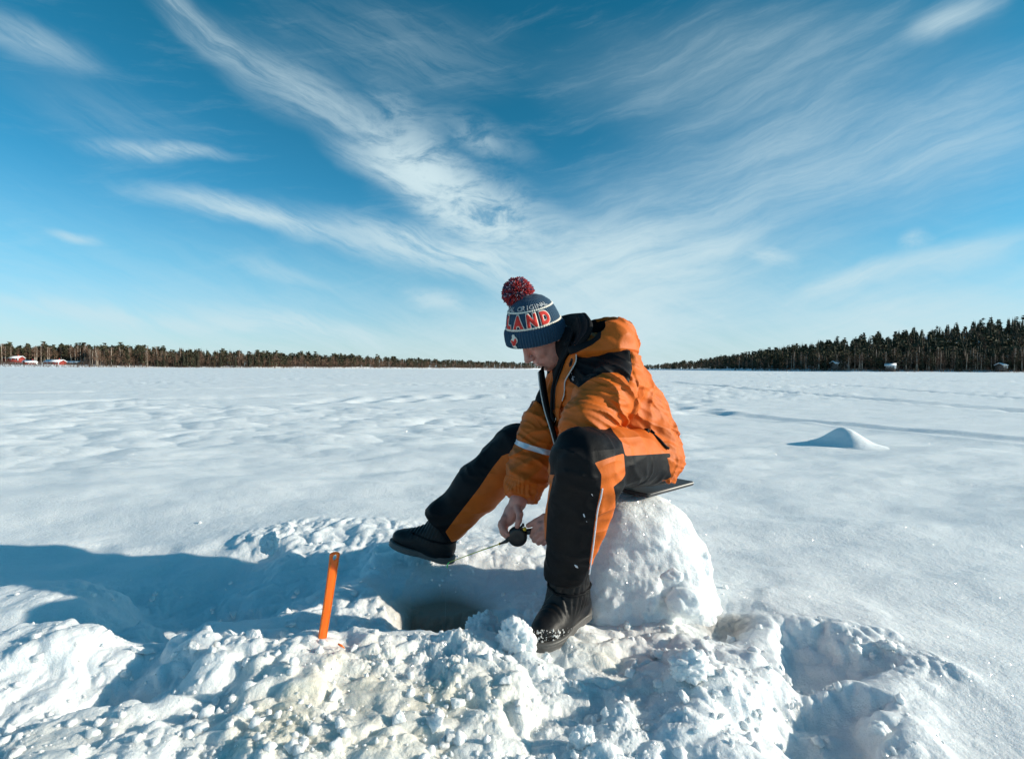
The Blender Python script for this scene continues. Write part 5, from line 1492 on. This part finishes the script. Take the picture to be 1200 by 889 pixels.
# ---- beanie ----------------------------------------------------------------------
def cap_pt(phi, h, lift=0.0):
    """phi: 0 = front (left of the photograph), 90 deg = towards the camera"""
    r = cap_r(h) + lift
    return CB + CAX * h + (CE1 * math.cos(phi) + CE2 * math.sin(phi) * .97) * r
def beanie():
    def loft(hs, rf, nphi=240):
        Vv = []
        for h in hs:
            for k in range(nphi):
                a = 2 * math.pi * k / nphi; Vv.append(cap_pt(a, h, rf(a, h)))
        n = len(hs); i = np.arange(n - 1)[:, None] * nphi; j = np.arange(nphi)[None]
        Ff = np.stack([i + j, i + (j + 1) % nphi, i + nphi + (j + 1) % nphi, i + nphi + j], -1).reshape(-1, 4)
        return np.array(Vv), Ff
    NR = 66
    def knit(a, h): return .0011 * math.cos(a * NR * 1.0) + .0006 * math.sin(h * 900 + a * 3) - .0025
    hs = np.linspace(.040, .158, 60)
    b = link('beanie', mesh_from('beanie', *loft(hs, knit, 330)), M_navy, person)
    def rib(a, h):
        e = min(1, max(0, (h + .004) / .006)) * min(1, max(0, (.0545 - h) / .006))
        return (.0019 * math.cos(a * NR)) + .0040 * math.sqrt(max(e, 0)) - .001
    hs = np.concatenate([np.linspace(-.004, .0545, 40)])
    Vc_, Fc_ = loft(hs, rib, 660)
    # inner turned wall
    Vi_, Fi_ = loft(np.array([.0545, .03, -.004]), lambda a, h: -.006, 660)
    VV, FF = join([(Vc_, Fc_), (Vi_, Fi_)])
    n = 660; bot = np.array([(k, (k + 1) % n, len(Vc_) + 2 * n + (k + 1) % n, len(Vc_) + 2 * n + k) for k in range(n)]); top_ = np.array([((len(hs) - 1) * n + k, (len(hs) - 1) * n + (k + 1) % n, len(Vc_) + (k + 1) % n, len(Vc_) + k) for k in range(n)])
    link('cuff', mesh_from('cuff', VV, np.concatenate([FF, bot[:, ::-1], top_])), M_navy, b)
    def band(h0, h1, nm='stripe'):
        hh = np.linspace(h0, h1, 6)
        Vb_, Fb_ = loft(np.concatenate([[h0], hh, [h1]]), lambda a, h: 0.0, 330)
        n_ = 330
        Vb_ = Vb_.reshape(-1, n_, 3); 
        for r_ in (0, -1):
            hr = h0 if r_ == 0 else h1
            for k in range(n_): Vb_[r_, k] = cap_pt(2 * math.pi * k / n_, hr, -.004)
        for r_ in range(1, len(Vb_) - 1):
            for k in range(n_): Vb_[r_, k] = cap_pt(2 * math.pi * k / n_, hh[r_ - 1], .0006 + .0009 * math.cos(k / n_ * 2 * math.pi * NR))
        link(nm, mesh_from(nm, Vb_.reshape(-1, 3), Fb_), M_cream, b)
    band(.0570, .0620); band(.1120, .1165)
    # lettering knitted round the hat
    def text_mesh(s, size, bold):
        cu = bpy.data.curves.new('t', 'FONT'); cu.body = s; cu.size = size; cu.offset = bold; cu.resolution_u = 6; cu.fill_mode = 'FRONT'
        ob = bpy.data.objects.new('t', cu); COL.objects.link(ob)
        bpy.context.view_layer.update()
        dg = bpy.context.evaluated_depsgraph_get(); me = bpy.data.meshes.new_from_object(ob.evaluated_get(dg))
        bpy.data.objects.remove(ob); bpy.data.curves.remove(cu)
        return me
    def wrap(me, phi_c, h_base, lift, th, hscale=1.0, wscale=1.0):
        bm = bmesh.new(); bm.from_mesh(me)
        bmesh.ops.triangulate(bm, faces=bm.faces[:])
        bmesh.ops.subdivide_edges(bm, edges=[e for e in bm.edges if e.calc_length() > .006], cuts=2, use_grid_fill=False)
        bmesh.ops.triangulate(bm, faces=bm.faces[:])
        xs = [v.co.x for v in bm.verts]; xc = (min(xs) + max(xs)) / 2
        ret = bmesh.ops.extrude_face_region(bm, geom=bm.faces[:]); ev = set(g_ for g_ in ret['geom'] if isinstance(g_, bmesh.types.BMVert))
        for v in bm.verts:
            h = h_base + v.co.y * hscale; ph = phi_c + (v.co.x - xc) * wscale / float(cap_r(h_base + .02))
            v.co = Vector(cap_pt(ph, h, lift + (th if v in ev else 0)))
        bmesh.ops.recalc_face_normals(bm, faces=bm.faces[:])
        m2 = bpy.data.meshes.new(me.name); bm.to_mesh(m2); bm.free(); return m2
    phis = [18, 46, 77, 106]
    for ch, ph in zip('LAND', phis):
        o_ = link('letter', wrap(text_mesh(ch, .050, .0062), rad(ph), .0675, .0002, .0010, 1.05, .88), M_cream, b)
        link('letter_face', wrap(text_mesh(ch, .050, .0034), rad(ph), .0675, .0004, .0018, 1.05, .88), M_red, b)
    s = 'RAL ORIGINAL'; 
    for k, ch in enumerate(s):
        if ch == ' ': continue
        link('small_letter', wrap(text_mesh(ch, .0185, .0006), rad(8 + 10.6 * k), .1195, .0002, .0012, 1.0, 1.0), M_grey, b)
    # small embroidered animal on the turned-up cuff
    def emb(poly, lift, th, mat, nm):
        bm = bmesh.new(); vs = [bm.verts.new((x, y, 0)) for x, y in poly]; bm.faces.new(vs); bmesh.ops.triangulate(bm, faces=bm.faces[:])
        me = bpy.data.meshes.new(nm); bm.to_mesh(me); bm.free()
        link(nm, wrap(me, rad(36), .0, lift, th), mat, b)
    sc = .001
    emb([(x * sc * 1.15, y * sc) for x, y in [(-9, 30), (-11, 24), (-6, 20), (-6, 12), (-4, 6), (0, 4), (1, 10), (4, 3), (9, 1), (10, 6), (6, 12), (9, 18), (15, 23), (17, 32), (13, 40), (8, 44), (7, 48), (1, 50), (-3, 46), (-2, 38), (-2, 31)]], .0058, .0012, M_cream, 'emblem_outline')
    emb([(x * sc, y * sc) for x, y in [(-9, 30), (-8, 24), (-5, 20), (-5, 13), (-1, 11), (4, 13), (8, 12), (9, 18), (15, 25), (15, 32), (11, 38), (7, 34), (5, 29), (0, 27), (-4, 31)]], .0072, .0010, M_red, 'emblem')
    # pom-pom of mixed yarn
    rng = np.random.default_rng(9); pc = cap_pt(0, .158, 0) ; pc = P(607, 343.5, 1.775)
    parts_ = {k: [] for k in range(4)}
    for k in range(2600):
        dv = rng.normal(size=3); dv /= np.linalg.norm(dv)
        r1 = .0545 * (1 + .10 * perlin3((dv * 2.2)[None])[0]) * rng.uniform(.86, 1.06)
        sd = np.cross(dv, rng.normal(size=3)); sd /= np.linalg.norm(sd)
        p0 = pc + dv * r1 * .45; p1 = pc + dv * r1 * .8 + sd * .003; p2 = pc + dv * r1 + sd * rng.uniform(-.004, .010)
        u_ = perlin3((dv * 3.2 + 5)[None])[0] + rng.normal() * .28
        ci = 0 if u_ > .12 else (1 if u_ > -.18 else (2 if rng.random() < .75 else 3))
        parts_[ci].append(tube([p0, p1, p2], [.0009, .0016, .0013], 4))
    M_y = [principled('red_yarn', (.40, .028, .03), .9), principled('maroon_yarn', (.20, .018, .03), .9), principled('navy_yarn', (.03, .035, .09), .9), principled('pale_yarn', (.50, .34, .38), .9)]
    Vs, Fs = ico(3); core = link('pompom', mesh_from('pompom', Vs * .047 + pc, Fs), M_y[1], b)
    VV, FF = join([join(parts_[k]) for k in range(4)])
    me = mesh_from('pompom_yarn', VV, FF)
    for m_ in M_y: me.materials.append(m_)
    cnt_ = [sum(len(f) for _, f in parts_[k]) for k in range(4)]; me.polygons.foreach_set('material_index', np.repeat(np.arange(4), cnt_).astype(np.int32))
    bpy.data.objects.remove(core)
    o_ = link('pompom', me, None, b, kind='stuff')
beanie()

# eyebrow
def brow():
    for s in (1, -1):
        pts = [HO + FWD * .094 + SID * (s * .013) + UPH * .017, HO + FWD * .092 + SID * (s * .026) + UPH * .0205, HO + FWD * .082 + SID * (s * .046) + UPH * .017]
        link('eyebrow', mesh_from('eyebrow', *tube(spl(pts, 12), np.interp(np.linspace(0, 1, 12), [0, .4, 1], [.0022, .0032, .001]), 6)), M_brow, person)
brow()

# ================================================================== THE ROD
def rod():
    e = link('fishing_rod', None, label='short ice fishing rod with round black reel and yellow green tip in the man\'s hands', cat='fishing rod')
    ax = ray(606.5, 628); ax = ax / np.linalg.norm(ax); ax = np.array([.02, 1, .05]); ax /= np.linalg.norm(ax)
    e.location = REEL
    def loc(p): return np.asarray(p) - REEL
    # reel: bevelled drum with rim and side plates
    prof = [(-.013, .004), (-.0135, .021), (-.012, .0285), (-.0085, .0305), (-.006, .0295), (-.005, .0265), (.005, .0265), (.006, .0295), (.0085, .0305), (.012, .0285), (.0135, .021), (.013, .004)]
    e1 = np.cross(ax, [0, 0, 1]); e1 /= np.linalg.norm(e1); e2 = np.cross(ax, e1); V_ = []; n = 64
    for t, r in prof:
        for k in range(n):
            a = 2 * math.pi * k / n; V_.append(ax * t + (e1 * math.cos(a) + e2 * math.sin(a)) * r)
    F_ = []
    m = len(prof)
    for i in range(m - 1):
        for k in range(n): F_.append((i * n + k, i * n + (k + 1) % n, (i + 1) * n + (k + 1) % n, (i + 1) * n + k))
    V_ += [ax * -.0125, ax * .0125]
    for k in range(n): F_.append((m * n, (k + 1) % n, k, -1)); F_.append((m * n + 1, (m - 1) * n + k, (m - 1) * n + (k + 1) % n, -1))
    link('reel', mesh_from('reel', V_, F_), M_black_plastic, e)
    kn = loc(P(615, 620, 1.575))
    link('drag_knob', mesh_from('drag_knob', *tube([kn + ax * .010, kn + ax * .002, kn - ax * .001, kn - ax * .002], [.0050, .0058, .005, .002], 14)), M_yellow, e)
    cr = loc(P(613, 614.5, 1.583)); link('crank', mesh_from('crank', *tube([loc(P(608, 620, 1.584)), cr], [.003, .0035], 8)), M_black_plastic, e)
    link('crank_knob', mesh_from('crank_knob', *tube([cr + ax * .004, cr - ax * .008], .0042, 10)), M_black_plastic, e)
    g0 = loc(P(611, 624, 1.612)); g1 = loc(P(624, 622, 1.596)); g2 = loc(P(643, 622, 1.577))
    link('grip', mesh_from('grip', *tube(spl([g0, g1, g2], 14), np.interp(np.linspace(0, 1, 14), [0, .3, 1], [.006, .0095, .010]), 12)), M_black_plastic, e)
    f0 = loc(P(600, 629, 1.600)); f1 = loc(P(593, 634, 1.603)); f2 = loc(P(585.5, 637, 1.606))
    link('foregrip', mesh_from('foregrip', *tube([f0, f1, f2], [.008, .0058, .0028], 10)), M_black_plastic, e)
    tip = loc(P(526.5, 658.5, 1.63))
    link('rod_blank', mesh_from('rod_blank', *tube([f2, f2 * .5 + tip * .5 + [0, 0, .001], tip], [.0019, .0015, .0010], 8)), M_rod, e)
    t1 = loc(P(524.3, 661, 1.632)); t2 = loc(P(524, 664.5, 1.633))
    link('tip_spring', mesh_from('tip_spring', *tube([tip, t1, t2], [.0016, .0016, .0021], 8)), M_tip, e)
    link('rod_guide', mesh_from('rod_guide', *tube([f2 + [0, 0, -.003], f2 + [0, 0, .004]], .0026, 8)), M_yellow, e)
    hz = float(-.20)
    link('fishing_line', mesh_from('fishing_line', *tube([t2, np.array([HOLE[0], HOLE[1], hz]) - REEL], .00018, 4)), M_piping, e)
rod()

# ================================================================== THE SCOOP: orange handle standing in the snow
def scoop():
    base = G(376, 752, .055); Dp = base[1]
    e = link('ice_scoop', None, label='bright orange plastic scoop handle stuck upright in the snow bank at the left', cat='ice scoop')
    e.location = base
    top = P(393.0, 645.5, Dp + .015) - base; mid = P(386.5, 692, Dp + .004) - base; bot = P(378, 746, Dp) - base; sub = P(374, 770, Dp - .006) - base
    cl = spl([sub, bot, P(383, 715, Dp) - base, mid, P(390, 668, Dp + .01) - base, top], 60)
    n = len(cl); V_ = []; m = 28
    t_ = np.gradient(cl, axis=0); t_ /= np.linalg.norm(t_, axis=1)[:, None]
    nrm = np.array([.62, -.78, 0.05]); 
    s_ = np.linspace(0, 1, n)
    W = np.interp(s_, [0, .2, .6, .85, .95, 1], [.0108, .0108, .0112, .0122, .0132, .0126])
    # outline runs round the head with a real eyelet: build as a grid of solid slats joined round the hole
    bm = bmesh.new()
    Lh = np.linalg.norm(np.diff(cl, axis=0), axis=1).sum()
    # 2-D outline in (s along, w across), then mapped to the curved centre line
    outline = []
    for k in range(40): outline.append((k / 40 * .945, 1.0))
    for k in range(17):
        a = math.pi / 2 - math.pi * k / 16; outline.append((.945 + math.cos(a) * .046 if True else 0, math.sin(a)))
    for k in range(40): outline.append(((40 - k - 1) / 40 * .945, -1.0))
    hole = [(.925 + .030 * math.cos(2 * math.pi * k / 20), .42 * math.sin(2 * math.pi * k / 20)) for k in range(20)]
    def mp(s, wv2, dz):
        c = np.array([np.interp(min(s, 1.0), s_, cl[:, i]) for i in range(3)]); tt = np.array([np.interp(min(s, 1.0), s_, t_[:, i]) for i in range(3)])
        if s > 1: c = c + tt * (s - 1) * Lh
        sd = np.cross(tt, nrm); sd /= np.linalg.norm(sd); nn = np.cross(sd, tt)
        Wd = np.interp(min(s, 1), s_, W)
        return c + sd * wv2 * Wd + nn * (dz + .0022 * (wv2 ** 2 - .4) * -1)
    import mathutils
    # triangulate strip-wise: rows across at each s, skipping the hole
    rows = sorted(set([round(x, 4) for x in np.linspace(0, .88, 46)] + [round(x, 4) for x in np.linspace(.88, .991, 26)]))
    def halfw(s): return 1.0 if s < .945 else math.sqrt(max(0, 1 - ((s - .945) / .046) ** 2))
    def holew(s):
        x = (s - .925) / .030
        return .42 * math.sqrt(1 - x * x) if abs(x) < 1 else 0.0
    VV = []; FF = []
    def add(rowsL, sgn):
        o = len(VV); K = 7
        for s in rows:
            hw_, hh_ = halfw(s), holew(s)
            for q in range(K):
                wv2 = sgn * (hh_ + (hw_ - hh_) * q / (K - 1)); VV.append(mp(s, wv2, .0032 * (1 - (max(abs(wv2) - .55 * hw_, 0) / (.45 * hw_ + 1e-4)) ** 2 * .8 if hw_ > 0 else .1)))
            for q in range(K):
                wv2 = sgn * (hh_ + (hw_ - hh_) * q / (K - 1)); VV.append(mp(s, wv2, -.0032 * (1 - (max(abs(wv2) - .55 * hw_, 0) / (.45 * hw_ + 1e-4)) ** 2 * .8 if hw_ > 0 else .1)))
        M2 = 2 * K
        for i in range(len(rows) - 1):
            for q in range(K - 1):
                a = o + i * M2 + q; FF.append((a, a + 1, a + M2 + 1, a + M2)); b_ = a + K; FF.append((b_, b_ + M2, b_ + M2 + 1, b_ + 1))
            a = o + i * M2 + K - 1; FF.append((a, a + K, a + M2 + K, a + M2))
            a = o + i * M2
            if holew(rows[i]) > 0 or holew(rows[i + 1]) > 0: FF.append((a, a + M2, a + M2 + K, a + K))
    add(rows, 1); add(rows, -1)
    bm.free()
    me = mesh_from('handle', VV, FF)
    link('handle', me, M_plastic_orange, e)
    # the two stiffening ribs along the front of the grip, and the bowl buried under the bank
    for sg in (-1, 1):
        pts = [mp(s, sg * .80, .0034) for s in np.linspace(.05, .88, 30)]
        link('rib', mesh_from('rib', *tube(pts, .0013, 8)), M_plastic_orange, e)
    bw = []; c0 = sub + np.array([-.004, .0, -.055])
    Vb, Fb = ico(3); keep = Vb[:, 2] < .15; 
    Fb = np.array([f for f in Fb if keep[f].all()]); u_, iv = np.unique(Fb, return_inverse=True); Vb2 = Vb[u_] * np.array([.055, .055, .035]) + c0 + [0, 0, -.0]; Fb2 = iv.reshape(-1, 3)
    Vin = (Vb[u_] * np.array([.052, .052, .032]) + c0)
    VV2 = np.concatenate([Vb2, Vin]); FF2 = np.concatenate([Fb2, Fb2[:, ::-1] + len(Vb2)])
    link('bowl', mesh_from('bowl', VV2, FF2), M_plastic_orange, e)
    link('shank', mesh_from('shank', *tube([cl[2], sub, c0 + [0, 0, .01]], [.006, .006, .005], 8)), M_plastic_orange, e)
    # a chip of the orange rim showing through the snow
    q0 = G(400, 756, .075) - base
    link('rim', mesh_from('rim', *tube([q0 + [-.008, 0, .004], q0, q0 + [.008, .0, -.006]], [.002, .0026, .001], 6)), M_plastic_orange, e)
scoop()
